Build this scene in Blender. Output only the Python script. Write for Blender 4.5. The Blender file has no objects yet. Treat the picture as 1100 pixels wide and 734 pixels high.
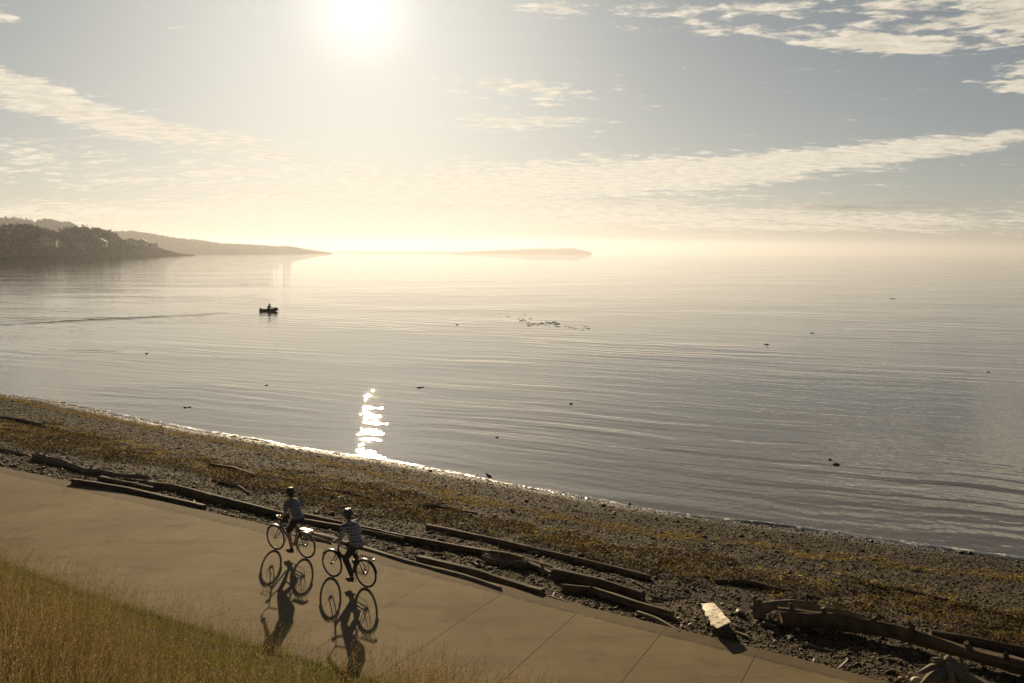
import bpy, bmesh, math, random
import numpy as np
from mathutils import Vector, Matrix

random.seed(7)
rng = np.random.default_rng(11)
S = bpy.context.scene
COL = S.collection
R = math.radians
PI = math.pi

# ------------------------------------------------------------------ camera
EYE = 7.6                                   # metres above the path
WATER = -1.8
FPX = 855.0
PITCH = math.atan(95 / FPX)
cam_d = bpy.data.cameras.new('camera')
cam = bpy.data.objects.new('camera', cam_d)
COL.objects.link(cam)
cam_d.sensor_width = 36
cam_d.lens = 36 * FPX / 1100
cam_d.clip_start = 0.1
cam_d.clip_end = 90000
CM = Matrix.Rotation(PI / 2 - PITCH, 4, 'X') @ Matrix.Rotation(R(0.19), 4, 'Z')
cam.matrix_world = Matrix.Translation((0, 0, EYE)) @ CM
S.camera = cam
CM3 = np.array(CM.to_3x3())


def ray(px, py):
    v = CM3 @ np.array([(px - 550) / FPX, -(py - 367) / FPX, -1.0])
    return v / np.linalg.norm(v)


def at(px, py, z=0.0):
    d = ray(px, py)
    t = (z - EYE) / d[2]
    return np.array([0, 0, EYE]) + t * d


def project(P):
    """world points (n,3) -> reference-survey coordinates (n,2)"""
    q = (P - np.array([0, 0, EYE])) @ CM3
    w = np.maximum(-q[:, 2], 1e-3)
    return np.stack([550 + FPX * q[:, 0] / w, 367 - FPX * q[:, 1] / w], 1), -q[:, 2]


# ------------------------------------------------------------------ sun, sky, exposure
SUN = ray(385, 5)
SUN_EL = math.asin(SUN[2])
SUN_AZ = math.atan2(SUN[0], SUN[1])
sl = bpy.data.lights.new('sun', 'SUN')
sl.energy = 5.0
sl.angle = R(0.55)
sl.color = (1.0, 0.78, 0.49)
so = bpy.data.objects.new('sun', sl)
COL.objects.link(so)
so.rotation_euler = Vector(SUN).to_track_quat('Z', 'Y').to_euler()
so.location = (-20, 60, 40)

S.view_settings.view_transform = 'Standard'
S.view_settings.look = 'None'
S.view_settings.exposure = 0.08
S.view_settings.gamma = 1.0
S.view_settings.use_curve_mapping = False
S.render.engine = 'CYCLES'
S.cycles.use_denoising = True
try:
    S.cycles.denoiser = 'OPENIMAGEDENOISE'
except Exception:
    pass
S.cycles.max_bounces = 6
S.cycles.diffuse_bounces = 2
S.cycles.glossy_bounces = 3
S.cycles.transmission_bounces = 3
S.cycles.volume_bounces = 0
S.cycles.sample_clamp_indirect = 6
S.cycles.caustics_reflective = False
S.cycles.caustics_refractive = False


class G:
    """small expression helper over a node tree"""
    def __init__(s, nt):
        s.nt = nt

    def node(s, kind, **kw):
        n = s.nt.nodes.new(kind)
        for k, v in kw.items():
            setattr(n, k, v)
        return n

    def put(s, sock, v):
        if v is None:
            return
        if isinstance(v, bpy.types.NodeSocket):
            s.nt.links.new(v, sock)
        else:
            sock.default_value = v

    def m(s, op, a, b=None, c=None, clamp=False):
        n = s.node('ShaderNodeMath', operation=op)
        n.use_clamp = clamp
        s.put(n.inputs[0], a)
        s.put(n.inputs[1], b)
        s.put(n.inputs[2], c)
        return n.outputs[0]

    def add(s, a, b): return s.m('ADD', a, b)
    def sub(s, a, b): return s.m('SUBTRACT', a, b)
    def mul(s, a, b): return s.m('MULTIPLY', a, b)
    def div(s, a, b): return s.m('DIVIDE', a, b)

    def vm(s, op, a, b=None, out=0):
        n = s.node('ShaderNodeVectorMath', operation=op)
        s.put(n.inputs[0], a)
        s.put(n.inputs[1], b)
        return n.outputs[out]

    def scale(s, a, f):
        n = s.node('ShaderNodeVectorMath', operation='SCALE')
        s.put(n.inputs[0], a)
        s.put(n.inputs['Scale'], f)
        return n.outputs[0]

    def xyz(s, v):
        n = s.node('ShaderNodeSeparateXYZ')
        s.put(n.inputs[0], v)
        return n.outputs

    def comb(s, x, y, z):
        n = s.node('ShaderNodeCombineXYZ')
        s.put(n.inputs[0], x)
        s.put(n.inputs[1], y)
        s.put(n.inputs[2], z)
        return n.outputs[0]

    def noise(s, vec, scale, detail=4.0, rough=0.55, dist=0.0, out=0, w=None):
        n = s.node('ShaderNodeTexNoise')
        if w is not None:
            n.noise_dimensions = '4D'
            n.inputs['W'].default_value = w
        s.put(n.inputs['Vector'], vec)
        n.inputs['Scale'].default_value = scale
        n.inputs['Detail'].default_value = detail
        n.inputs['Roughness'].default_value = rough
        n.inputs['Distortion'].default_value = dist
        return n.outputs[out]

    def voro(s, vec, scale, feature='F1', out=0, rand=1.0):
        n = s.node('ShaderNodeTexVoronoi', feature=feature)
        s.put(n.inputs['Vector'], vec)
        n.inputs['Scale'].default_value = scale
        n.inputs['Randomness'].default_value = rand
        return n.outputs[out]

    def ss(s, v, lo, hi, to0=0.0, to1=1.0):
        n = s.node('ShaderNodeMapRange', interpolation_type='SMOOTHSTEP')
        s.put(n.inputs[0], v)
        for i, q in ((1, lo), (2, hi), (3, to0), (4, to1)):
            s.put(n.inputs[i], q)
        return n.outputs[0]

    def mix(s, f, a, b, blend='MIX'):
        n = s.node('ShaderNodeMix', data_type='RGBA', blend_type=blend)
        s.put(n.inputs[0], f)
        s.put(n.inputs[6], col4(a))
        s.put(n.inputs[7], col4(b))
        return n.outputs[2]

    def ramp(s, f, stops):
        n = s.node('ShaderNodeValToRGB')
        e = n.color_ramp.elements
        while len(e) < len(stops):
            e.new(0.5)
        for i, (p, c) in enumerate(stops):
            e[i].position = p
            e[i].color = col4(c)
        s.put(n.inputs[0], f)
        return n.outputs[0]

    def map(s, vec, rot=(0, 0, 0), scale=(1, 1, 1), loc=(0, 0, 0)):
        n = s.node('ShaderNodeMapping')
        s.put(n.inputs['Vector'], vec)
        n.inputs['Location'].default_value = loc
        n.inputs['Rotation'].default_value = rot
        n.inputs['Scale'].default_value = scale
        return n.outputs[0]

    def bump(s, h, strength=1.0, dist=1.0, normal=None):
        n = s.node('ShaderNodeBump')
        n.inputs['Strength'].default_value = strength
        n.inputs['Distance'].default_value = dist
        s.put(n.inputs['Height'], h)
        if normal is not None:
            s.put(n.inputs['Normal'], normal)
        return n.outputs[0]


def col4(c):
    if isinstance(c, (tuple, list)) and len(c) == 3:
        return (*c, 1.0)
    return c


def build_world():
    w = bpy.data.worlds.new('World')
    S.world = w
    w.use_nodes = True
    nt = w.node_tree
    nt.nodes.clear()
    g = G(nt)
    out = g.node('ShaderNodeOutputWorld')
    bg = g.node('ShaderNodeBackground')
    nt.links.new(bg.outputs[0], out.inputs[0])
    sky = g.node('ShaderNodeTexSky', sky_type='NISHITA')
    sky.sun_disc = False
    sky.sun_elevation = SUN_EL
    sky.sun_rotation = SUN_AZ % (2 * PI)
    sky.altitude = 0
    sky.air_density = 0.9
    sky.dust_density = 1.2
    sky.ozone_density = 2.0
    d = g.node('ShaderNodeTexCoord').outputs['Generated']
    x, y, z = g.xyz(d)
    ys = g.m('MAXIMUM', y, 0.08)
    u = g.div(x, ys)
    v = g.div(z, ys)
    zz = g.m('MAXIMUM', z, 0.0)
    # aureole of the low sun in hazy air
    cs = g.m('MAXIMUM', g.vm('DOT_PRODUCT', d, tuple(SUN), out=1), 0.0)
    halo = g.add(g.mul(g.m('POWER', cs, 700.0), SKY['core']),
                 g.add(g.mul(g.m('POWER', cs, 45.0), SKY['mid']), g.mul(g.m('POWER', cs, 9.0), SKY['wide'])))
    base = g.mix(1.0, sky.outputs[0], SKY['tint'], 'MULTIPLY')
    lum = g.node('ShaderNodeRGBToBW')
    nt.links.new(base, lum.inputs[0])
    base = g.scale(base, g.div(1.0, g.add(1.0, g.div(lum.outputs[0], SKY['knee']))))
    lum = g.node('ShaderNodeRGBToBW')
    nt.links.new(base, lum.inputs[0])
    base = g.mix(SKY['desat'], base, g.mix(1.0, lum.outputs[0], SKY['grey'], 'MULTIPLY'))
    base = g.mix(1.0, base, g.scale(SKY['halo_col'], halo), 'ADD')
    # hazy cream glow towards the horizon
    hz = g.m('POWER', g.sub(1.0, g.m('MINIMUM', zz, 1.0)), 9.0)
    az = g.m('POWER', g.m('MAXIMUM', g.add(g.mul(cs, 0.5), 0.5), 0.0), 3.0)
    base = g.mix(1.0, base, g.scale(SKY['hor_col'], g.mul(g.mul(hz, az), SKY['hor'])), 'ADD')

    veil = g.m('POWER', g.sub(1.0, g.m('MINIMUM', zz, 1.0)), 2.2)
    base = g.mix(1.0, base, g.scale((.90, 1.0, .97), g.mul(veil, g.mul(SKY['veil'], g.ss(y, -.6, .5, .35, 1.0)))), 'ADD')

    base = g.scale(base, g.ss(z, .34, .75, 1.0, .38))
    base = g.scale(base, g.ss(y, -.5, .45, .55, 1.0))

    # clouds on a flat layer overhead, denser where the weather put them
    inv = g.div(1.0, g.add(zz, 0.045))
    cp = g.comb(g.mul(x, inv), g.mul(y, inv), 0.0)
    inv2 = g.div(1.0, g.add(zz, 0.11))
    cq = g.comb(g.mul(x, inv2), g.mul(y, inv2), 0.0)

    def blob(px, py, rx, ry, slope, amp):
        r0 = ray(px, py)
        u0, v0 = r0[0] / r0[1], r0[2] / r0[1]
        a = math.atan(slope)
        du = g.sub(u, u0)
        dv = g.sub(v, v0)
        e1 = g.mul(g.add(g.mul(du, math.cos(a)), g.mul(dv, -math.sin(a))), FPX / rx)
        e2 = g.mul(g.add(g.mul(du, math.sin(a)), g.mul(dv, math.cos(a))), FPX / ry)
        q = g.add(g.mul(e1, e1), g.mul(e2, e2))
        return g.mul(g.m('EXPONENT', g.mul(q, -1.0)), amp)

    def total(lst):
        t = None
        for b in lst:
            k = blob(*b)
            t = k if t is None else g.add(t, k)
        return t

    puff_n = g.noise(g.map(cp, scale=(1.0, 1.0, 1)), 3.2, 9.0, 0.60, 0.1)
    fib = g.map(cq, rot=(0, 0, R(14)), scale=(0.75, 1.5, 1.0))
    streak_n = g.noise(fib, 4.2, 9.0, 0.62, 0.4)
    soft_n = g.noise(g.map(cp, rot=(0, 0, R(-10)), scale=(0.5, 1.0, 1.0)), 0.9, 6.0, 0.55, 0.3)

    cell = g.noise(g.map(cp, scale=(.8, 1.2, 1)), 11.0, 6.0, 0.6, 0.2)
    cell2 = g.noise(g.map(cq, rot=(0, 0, R(25)), scale=(1, 1.6, 1)), 10.0, 6.0, 0.62, 0.2)
    puffs = total([(60, 112, 120, 15, .33, .16), (240, 148, 110, 14, .2, .14), (530, 128, 110, 17, .05, .12), (380, 165, 240, 10, .0, .06), (960, 2, 230, 24, 0.02, .16), (720, 12, 110, 9, .0, .14), (850, 36, 200, 12, 0.03, .16), (950, 50, 70, 10, 0.0, .22), (1100, 86, 34, 15, 0.0, .24),
                   (600, 8, 34, 9, 0.0, .16), (590, 98, 110, 17, 0.06, .15), (0, 16, 30, 10, .2, .18), (540, 90, 60, 6, .1, .08),
                   (1250, 20, 180, 60, 0.0, .3)])
    streaks = total([(930, 166, 230, 13, -.11, .32), (690, 186, 180, 20, -.05, .30), (1085, 147, 40, 5, -.12, .12),
                     (70, 116, 110, 17, .33, .36), (10, 84, 60, 10, .3, .16), (240, 152, 100, 12, .22, .25),
                     (535, 132, 100, 16, .05, .20), (130, 172, 260, 18, .03, .13), (420, 200, 330, 26, 0.0, .19),
                     (300, 232, 560, 20, 0.0, .22), (920, 236, 320, 16, 0.0, .20), (-200, 160, 200, 60, 0.0, .2), (1330, 200, 200, 50, 0.0, .2)])
    gap = total([(430, 262, 300, 7, 0.0, .50), (830, 264, 300, 5, 0.0, .25)])
    dA = g.ss(g.add(g.add(g.mul(puff_n, .50), g.mul(cell, .50)), puffs), 0.62, 0.74)
    dB = g.mul(g.ss(g.sub(g.add(g.add(g.mul(streak_n, .38), g.add(g.mul(soft_n, .26), g.mul(cell2, .36))), g.mul(streaks, .68)), gap), 0.575, 0.70), 0.94)
    dens = g.m('MAXIMUM', dA, dB)
    shade = g.add(g.mul(g.ss(cell2, .35, .65), .22), g.mul(g.ss(g.sub(cell, g.mul(puffs, .4)), .3, .65), .26))
    dark = total([(965, 220, 130, 8, -.02, .60), (130, 205, 200, 6, 0.0, .10), (480, 222, 160, 5, 0.0, .07), (1000, 20, 200, 10, 0, .10), (700, 215, 120, 6, 0.0, .10), (60, 180, 120, 5, 0.05, .08)])
    dark = g.mul(dark, g.ss(soft_n, .3, .65))
    near = g.add(g.mul(g.m('POWER', cs, 7.0), SKY['cl_sun']), SKY['cl_base'])
    cl = g.scale(SKY['cl_col'], g.sub(g.add(near, g.mul(g.sub(shade, .25), 12.0)), g.mul(dark, 22.0)))
    res = g.mix(g.mul(dens, .86), base, cl)
    res = g.mix(1.0, res, g.scale((1.0, .96, .86), g.mul(gap, SKY['gap'])), 'ADD')
    up = g.ss(z, -0.02, 0.0)
    res = g.mix(up, (0.25, 0.22, 0.16), res)
    nt.links.new(res, bg.inputs[0])
    bg.inputs[1].default_value = 0.05


# brightness figures below are in units of the sky texture, times the background strength of 0.05
SKY = dict(core=7.0, mid=3.8, wide=.5, veil=2.0, knee=16.0, tint=(.98, 1.02, 1.02), desat=0.45, grey=(.95, 1.0, 1.0),
           halo_col=(1.0, .96, .86), hor=1.6, hor_col=(1.0, .88, .68), cl_sun=1.6, cl_base=15.6,
           cl_col=(1.0, .895, .72), gap=15.0)
build_world()

# ------------------------------------------------------------------ object helpers
def tag(o, label=None, cat=None, group=None, kind=None):
    if label: o['label'] = label
    if cat: o['category'] = cat
    if group: o['group'] = group
    if kind: o['kind'] = kind
    return o


def empty(name, loc=(0, 0, 0), rz=0.0, label=None, cat=None, group=None):
    o = bpy.data.objects.new(name, None)
    o.location = loc
    o.rotation_euler = (0, 0, rz)
    COL.objects.link(o)
    return tag(o, label, cat, group)


def np_mesh(name, V, Fc, mat, parent=None, smooth=True, uv=None, mats=None):
    """V (n,3), Fc (m,k) with one k for all faces"""
    me = bpy.data.meshes.new(name)
    V = np.asarray(V, dtype=np.float32)
    Fc = np.asarray(Fc, dtype=np.int32)
    k = Fc.shape[1]
    me.vertices.add(len(V))
    me.vertices.foreach_set('co', V.ravel())
    me.loops.add(Fc.size)
    me.loops.foreach_set('vertex_index', Fc.ravel())
    me.polygons.add(len(Fc))
    me.polygons.foreach_set('loop_start', np.arange(0, Fc.size, k, dtype=np.int32))
    me.polygons.foreach_set('loop_total', np.full(len(Fc), k, dtype=np.int32))
    me.polygons.foreach_set('use_smooth', np.full(len(Fc), smooth))
    if uv is not None:
        l = me.uv_layers.new(name='UVMap')
        l.data.foreach_set('uv', np.asarray(uv, dtype=np.float32)[Fc.ravel()].ravel())
    me.update(calc_edges=True)
    me.validate()
    o = bpy.data.objects.new(name, me)
    COL.objects.link(o)
    if mat: me.materials.append(mat)
    if parent: o.parent = parent
    return o


class MB:
    """collects shapes into one mesh"""
    def __init__(s):
        s.bm = bmesh.new()

    def tube(s, pts, r, n=8, cap=True):
        pts = [Vector(p) for p in pts]
        rs = r if isinstance(r, (list, tuple)) else [r] * len(pts)
        rings = []
        ref = None
        for i, p in enumerate(pts):
            a = pts[max(i - 1, 0)]
            b = pts[min(i + 1, len(pts) - 1)]
            t = (b - a).normalized()
            if ref is None:
                ref = Vector((0, 0, 1)) if abs(t.z) < .9 else Vector((0, 1, 0))
            e1 = (ref - t * ref.dot(t)).normalized()
            ref = e1
            e2 = t.cross(e1)
            rings.append([s.bm.verts.new(p + rs[i] * (e1 * math.cos(2 * PI * k / n) + e2 * math.sin(2 * PI * k / n))) for k in range(n)])
        for A, B in zip(rings, rings[1:]):
            for k in range(n):
                s.bm.faces.new((A[k], A[(k + 1) % n], B[(k + 1) % n], B[k]))
        if cap:
            s.bm.faces.new(rings[0][::-1])
            s.bm.faces.new(rings[-1])
        return s

    def ring(s, c, R0, r, axis='Y', n=40, m=8, a0=0.0, a1=2 * PI, sy=1.0):
        c = Vector(c)
        full = abs(a1 - a0 - 2 * PI) < 1e-6
        N = n if full else n + 1
        rings = []
        for i in range(N):
            a = a0 + (a1 - a0) * i / n
            rad = Vector((math.cos(a), 0, math.sin(a)))
            ax = Vector((0, 1, 0))
            rings.append([s.bm.verts.new(c + rad * (R0 + r * math.cos(2 * PI * k / m)) + ax * (r * sy * math.sin(2 * PI * k / m))) for k in range(m)])
        for i in range(n):
            A = rings[i]
            B = rings[(i + 1) % N]
            for k in range(m):
                s.bm.faces.new((A[k], B[k], B[(k + 1) % m], A[(k + 1) % m]))
        return s

    def box(s, c, size, rot=None, bevel=0.0, taper=1.0):
        b = bmesh.new()
        bmesh.ops.create_cube(b, size=1.0)
        for v in b.verts:
            k = taper if v.co.z > 0 else 1.0
            v.co = Vector((v.co.x * size[0] * k, v.co.y * size[1] * k, v.co.z * size[2]))
        if bevel:
            bmesh.ops.bevel(b, geom=b.edges[:], offset=bevel, segments=2, affect='EDGES')
        M = Matrix.Translation(c) @ (rot if rot else Matrix())
        s.merge(b, M)
        return s

    def ball(s, c, size, rot=None, seg=14, rings=10, fn=None):
        b = bmesh.new()
        bmesh.ops.create_uvsphere(b, u_segments=seg, v_segments=rings, radius=1.0)
        for v in b.verts:
            if fn: v.co = fn(v.co)
            v.co = Vector((v.co.x * size[0], v.co.y * size[1], v.co.z * size[2]))
        s.merge(b, Matrix.Translation(c) @ (rot if rot else Matrix()))
        return s

    def merge(s, b, M):
        mp = {v: s.bm.verts.new(M @ v.co) for v in b.verts}
        for f in b.faces:
            try: s.bm.faces.new([mp[v] for v in f.verts])
            except ValueError: pass
        b.free()

    def poly(s, pts):
        return s.bm.faces.new([s.bm.verts.new(p) for p in pts])

    def build(s, name, mat, parent=None, smooth=True, angle=40, recalc=True):
        if recalc: bmesh.ops.recalc_face_normals(s.bm, faces=s.bm.faces[:])
        me = bpy.data.meshes.new(name)
        s.bm.to_mesh(me)
        s.bm.free()
        o = bpy.data.objects.new(name, me)
        COL.objects.link(o)
        if mat: me.materials.append(mat)
        if parent: o.parent = parent
        if smooth:
            for p in me.polygons: p.use_smooth = True
            try: me.set_sharp_from_angle(angle=R(angle))
            except Exception: pass
        return o


# ------------------------------------------------------------------ materials
def mat(name):
    m = bpy.data.materials.new(name)
    m.use_nodes = True
    nt = m.node_tree
    bsdf = nt.nodes['Principled BSDF']
    g = G(nt)
    return m, g, bsdf


def simple(name, col, rough=0.6, metal=0.0, var=0.0, scale=20.0, spec=0.5, bump=0.0):
    m, g, b = mat(name)
    b.inputs['Roughness'].default_value = rough
    b.inputs['Metallic'].default_value = metal
    b.inputs['Specular IOR Level'].default_value = spec
    pos = g.node('ShaderNodeTexCoord').outputs['Object']
    n = g.noise(pos, scale, 5.0, 0.6)
    c = g.mix(g.ss(n, .3, .7), tuple(k * (1 - var) for k in col), tuple(min(1, k * (1 + var)) for k in col))
    g.put(b.inputs['Base Color'], c)
    if bump:
        g.put(b.inputs['Normal'], g.bump(n, 1.0, bump))
    return m


def position(g):
    return g.node('ShaderNodeNewGeometry').outputs['Position']


def island(g):
    return g.node('ShaderNodeNewGeometry').outputs['Random Per Island']


JSTRONG = 0.0


def mat_concrete():
    m, g, b = mat('path concrete')
    uvn = g.node('ShaderNodeUVMap').outputs[0]
    s_, t_, _ = g.xyz(uvn)
    p = position(g)
    big = g.noise(p, 0.35, 5.0, 0.6)
    mid = g.noise(g.map(p, rot=(0, 0, R(-30)), scale=(.35, 1.6, 1)), 1.1, 6.0, 0.62)
    fine = g.noise(p, 30.0, 4.0, 0.7)
    brush = g.noise(g.map(p, rot=(0, 0, R(58)), scale=(1.0, 14.0, 1)), 6.0, 3.0, 0.6)
    c = g.mix(g.ss(big, .3, .7), (.240, .182, .100), (.335, .260, .150))
    c = g.mix(g.mul(g.ss(mid, .46, .70), .45), c, (.145, .11, .066))
    c = g.mix(g.mul(g.ss(fine, .35, .75), .3), c, (.36, .30, .21))
    # scuffs
    sc = g.noise(g.map(p, rot=(0, 0, R(-35)), scale=(.25, 3.2, 1)), 2.2, 5.0, 0.7, 0.8)
    c = g.mix(g.mul(g.ss(sc, .58, .72), .45), c, (.10, .076, .046))
    st1 = g.noise(g.map(p, loc=(9, 2, 0)), .9, 6.0, .68, .5)
    c = g.mix(g.mul(g.ss(st1, .52, .66), .32), c, (.12, .088, .052))
    c = g.mix(g.mul(g.ss(st1, .40, .30), .30), c, (.27, .22, .145))
    spk = g.voro(p, 7.0)
    c = g.mix(g.mul(g.sub(1.0, g.ss(spk, .05, .11)), .5), c, (.07, .052, .032))
    crk = g.voro(g.vm('ADD', p, g.scale(g.noise(p, 1.2, 4, .6, out=1), .9)), .16, 'DISTANCE_TO_EDGE')
    c = g.mix(g.mul(g.sub(1.0, g.ss(crk, .0012, .0035)), .16), c, (.06, .045, .03))
    # apron strip along the beach side
    strip = g.ss(t_, .905, .915)
    c = g.mix(g.mul(strip, .6), c, (.105, .082, .052))
    edge = g.mul(g.ss(t_, .895, .905), g.sub(1.0, g.ss(t_, .915, .925)))
    blot = g.noise(p, 5.0, 5.0, 0.7)
    c = g.mix(g.mul(g.mul(edge, g.ss(blot, .4, .6)), .55), c, (.05, .042, .03))
    # expansion joints: every slab end, each with its own depth of dirt
    sj = g.div(g.add(s_, JOINT0), JOINTW)
    fr = g.m('ABSOLUTE', g.sub(g.m('FRACT', sj), .5))
    dj = g.mul(g.sub(.5, fr), JOINTW)
    idx = g.node('ShaderNodeTexWhiteNoise', noise_dimensions='1D')
    g.put(idx.inputs['W'], g.m('FLOOR', g.add(sj, .5)))
    strg = g.add(g.mul(g.ss(s_, JSTRONG - 3.0, JSTRONG - .5), .75), g.mul(idx.outputs[0], .25))
    wob = g.mul(g.noise(p, 9.0, 3.0, .6), .012)
    jm = g.mul(g.sub(1.0, g.ss(g.add(dj, wob), .010, .022)), g.mul(strg, g.sub(1.0, g.mul(strip, .5))))
    c = g.mix(g.mul(jm, .8), c, (.045, .038, .028))
    g.put(b.inputs['Base Color'], c)
    b.inputs['Roughness'].default_value = .85
    b.inputs['Specular IOR Level'].default_value = .12
    h = g.add(g.mul(fine, .4), g.add(g.mul(brush, .4), g.mul(jm, -1.0)))
    g.put(b.inputs['Normal'], g.bump(h, .6, .006))
    return m


def mat_ground():
    m, g, b = mat('shingle and earth')
    p = position(g)
    at_ = g.node('ShaderNodeAttribute', attribute_name='zone')
    zc = g.xyz(at_.outputs['Vector'])       # x: slope soil, y: wetness, z: unused
    v = g.voro(p, 22.0)
    vc = g.voro(p, 22.0, out=1)
    v2 = g.voro(p, 55.0)
    big = g.noise(p, .5, 5.0, .6)
    cr = g.xyz(vc)[0]
    peb = g.ramp(cr, [(0, (.03, .025, .018)), (.5, (.08, .066, .046)), (.85, (.14, .115, .08)), (1, (.26, .22, .15))])
    peb = g.mix(g.mul(g.ss(big, .35, .7), .4), peb, (.16, .12, .07))
    wet = zc[1]
    peb = g.mix(wet, peb, g.mix(1.0, peb, (.45, .45, .45), 'MULTIPLY'))
    soil = g.mix(g.ss(g.noise(p, 3.0, 5, .6), .35, .65), (.055, .048, .018), (.10, .075, .03))
    c = g.mix(zc[0], peb, soil)
    g.put(b.inputs['Base Color'], c)
    b.inputs['Specular IOR Level'].default_value = .12
    g.put(b.inputs['Roughness'], g.ss(wet, 0., 1., .85, .25))
    h = g.add(g.mul(v, -1.0), g.mul(v2, -.4))
    g.put(b.inputs['Normal'], g.bump(h, 1.0, .03))
    return m


def mat_pebble():
    m, g, b = mat('beach pebbles')
    r = island(g)
    p = position(g)
    c = g.ramp(r, [(0, (.018, .014, .008)), (.4, (.055, .039, .020)), (.72, (.110, .077, .039)), (.93, (.24, .17, .088)), (1.0, (.50, .42, .29))])
    n = g.noise(p, 60.0, 3.0, .6)
    c = g.mix(g.mul(n, .3), c, (.10, .085, .06))
    at_ = g.node('ShaderNodeAttribute', attribute_name='wet')
    wet = at_.outputs['Fac']
    c = g.mix(wet, c, g.mix(1.0, c, (.55, .52, .45), 'MULTIPLY'))
    g.put(b.inputs['Base Color'], c)
    b.inputs['Specular IOR Level'].default_value = .14
    g.put(b.inputs['Roughness'], g.ss(wet, 0., 1., .70, .2))
    return m


def mat_wrack(name, c0, c1, c2, trans=.3):
    m, g, b = mat(name)
    r = island(g)
    c = g.ramp(r, [(0, c0), (.55, c1), (1.0, c2)])
    g.put(b.inputs['Base Color'], c)
    b.inputs['Roughness'].default_value = .6
    b.inputs['Specular IOR Level'].default_value = .2
    tr = g.node('ShaderNodeBsdfTranslucent')
    g.put(tr.inputs[0], c)
    mx = g.node('ShaderNodeMixShader')
    mx.inputs[0].default_value = trans
    g.nt.links.new(b.outputs[0], mx.inputs[1])
    g.nt.links.new(tr.outputs[0], mx.inputs[2])
    g.nt.links.new(mx.outputs[0], g.nt.nodes['Material Output'].inputs[0])
    return m


def mat_wood(name, c0, c1, c2, knots=1.0):
    m, g, b = mat(name)
    uvn = g.node('ShaderNodeUVMap').outputs[0]
    p = g.node('ShaderNodeTexCoord').outputs['Object']
    grain = g.noise(g.map(uvn, scale=(1.6, 22.0, 1)), 1.0, 7.0, .65, .6)
    crack = g.noise(g.map(uvn, scale=(.9, 30.0, 1)), 1.0, 3.0, .5, 1.4)
    blot = g.noise(p, 2.5, 5.0, .6)
    c = g.mix(g.ss(grain, .32, .68), c0, c1)
    c = g.mix(g.mul(g.ss(blot, .45, .7), .6), c, c2)
    ck = g.ss(crack, .64, .70)
    c = g.mix(g.mul(ck, .8), c, (.02, .017, .012))
    g.put(b.inputs['Base Color'], c)
    b.inputs['Roughness'].default_value = .75
    b.inputs['Specular IOR Level'].default_value = .2
    g.put(b.inputs['Normal'], g.bump(g.add(grain, g.mul(ck, -1.2)), .9, .015))
    return m


def mat_water():
    m, g, b = mat('sea water')
    p = position(g)
    b.inputs['Base Color'].default_value = (.135, .102, .055, 1)
    b.inputs['IOR'].default_value = 2.2
    b.inputs['Specular Tint'].default_value = (1.0, .95, .84, 1)
    b.inputs['Roughness'].default_value = WAT['rough']
    # calm lanes and rougher patches
    lanes = g.ss(g.noise(g.map(p, rot=(0, 0, R(14)), scale=(.25, 1.3, 1)), .022, 4.0, .6, .6), .36, .64)
    # swell trains, crests lying roughly along the shore
    q = g.map(p, rot=(0, 0, R(21)), scale=(1, 1, 1))
    warp = g.noise(p, .06, 3.0, .5, out=1)
    qw = g.vm('ADD', q, g.scale(g.vm('SUBTRACT', warp, (.5, .5, .5)), 5.0))
    tr1 = g.noise(g.map(qw, scale=(.10, 1.0, 1)), .62, 2.0, .45, .0)
    tr2 = g.noise(g.map(qw, rot=(0, 0, R(-9)), scale=(.16, 1.0, 1)), 1.25, 2.0, .5, .0)
    patch = g.ss(g.noise(g.map(p, loc=(3, 0, 0), scale=(.6, 1, 1)), .035, 2.0, .5), .38, .62, .25, 1.0)
    chop = g.noise(g.map(p, rot=(0, 0, R(8)), scale=(.7, 1.0, 1)), 1.3, 2.0, .5, .3)
    micro = g.noise(g.map(p, rot=(0, 0, R(-25)), scale=(1.0, 1.0, 1)), 2.4, 1.5, .5, .1)
    h = g.mul(g.mul(tr1, WAT['swell']), patch)
    h = g.add(h, g.mul(g.mul(tr2, WAT['swell2']), patch))
    h = g.add(h, g.mul(g.mul(chop, WAT['chop']), g.add(.45, g.mul(lanes, .75))))
    h = g.add(h, g.mul(g.mul(micro, WAT['micro']), g.add(.5, g.mul(lanes, .7))))
    fine = g.noise(g.map(p, rot=(0, 0, R(20))), 8.0, 1.5, .5)
    h = g.add(h, g.mul(fine, .0017))
    # wake behind the dinghy
    A = at(276, 334, WATER)
    B = at(30, 349, WATER)
    d = (B - A)
    L = np.linalg.norm(d)
    d /= L
    n = np.array([-d[1], d[0], 0])
    rel = g.vm('SUBTRACT', p, tuple(A))
    aa = g.vm('DOT_PRODUCT', rel, tuple(d), out=1)
    bb = g.vm('DOT_PRODUCT', rel, tuple(n), out=1)
    wig = g.mul(g.m('SINE', g.mul(aa, .16)), 1.1)
    bbw = g.sub(bb, wig)
    env = g.mul(g.ss(aa, 1.0, 10.0), g.sub(1.0, g.ss(aa, L * .75, L * 1.2)))
    lane = g.m('EXPONENT', g.mul(g.mul(bbw, bbw), -.55))
    wk = g.mul(g.mul(lane, env), g.mul(g.add(1.0, g.mul(g.noise(p, .7, 3, .6), 1.5)), WAT['wake']))
    h = g.add(h, wk)
    g.put(b.inputs['Normal'], g.bump(h, 1.0, 1.0))
    return m


WAT = dict(rough=.010, swell=.14, swell2=.026, chop=.011, micro=.0150, wake=.09)

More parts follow.
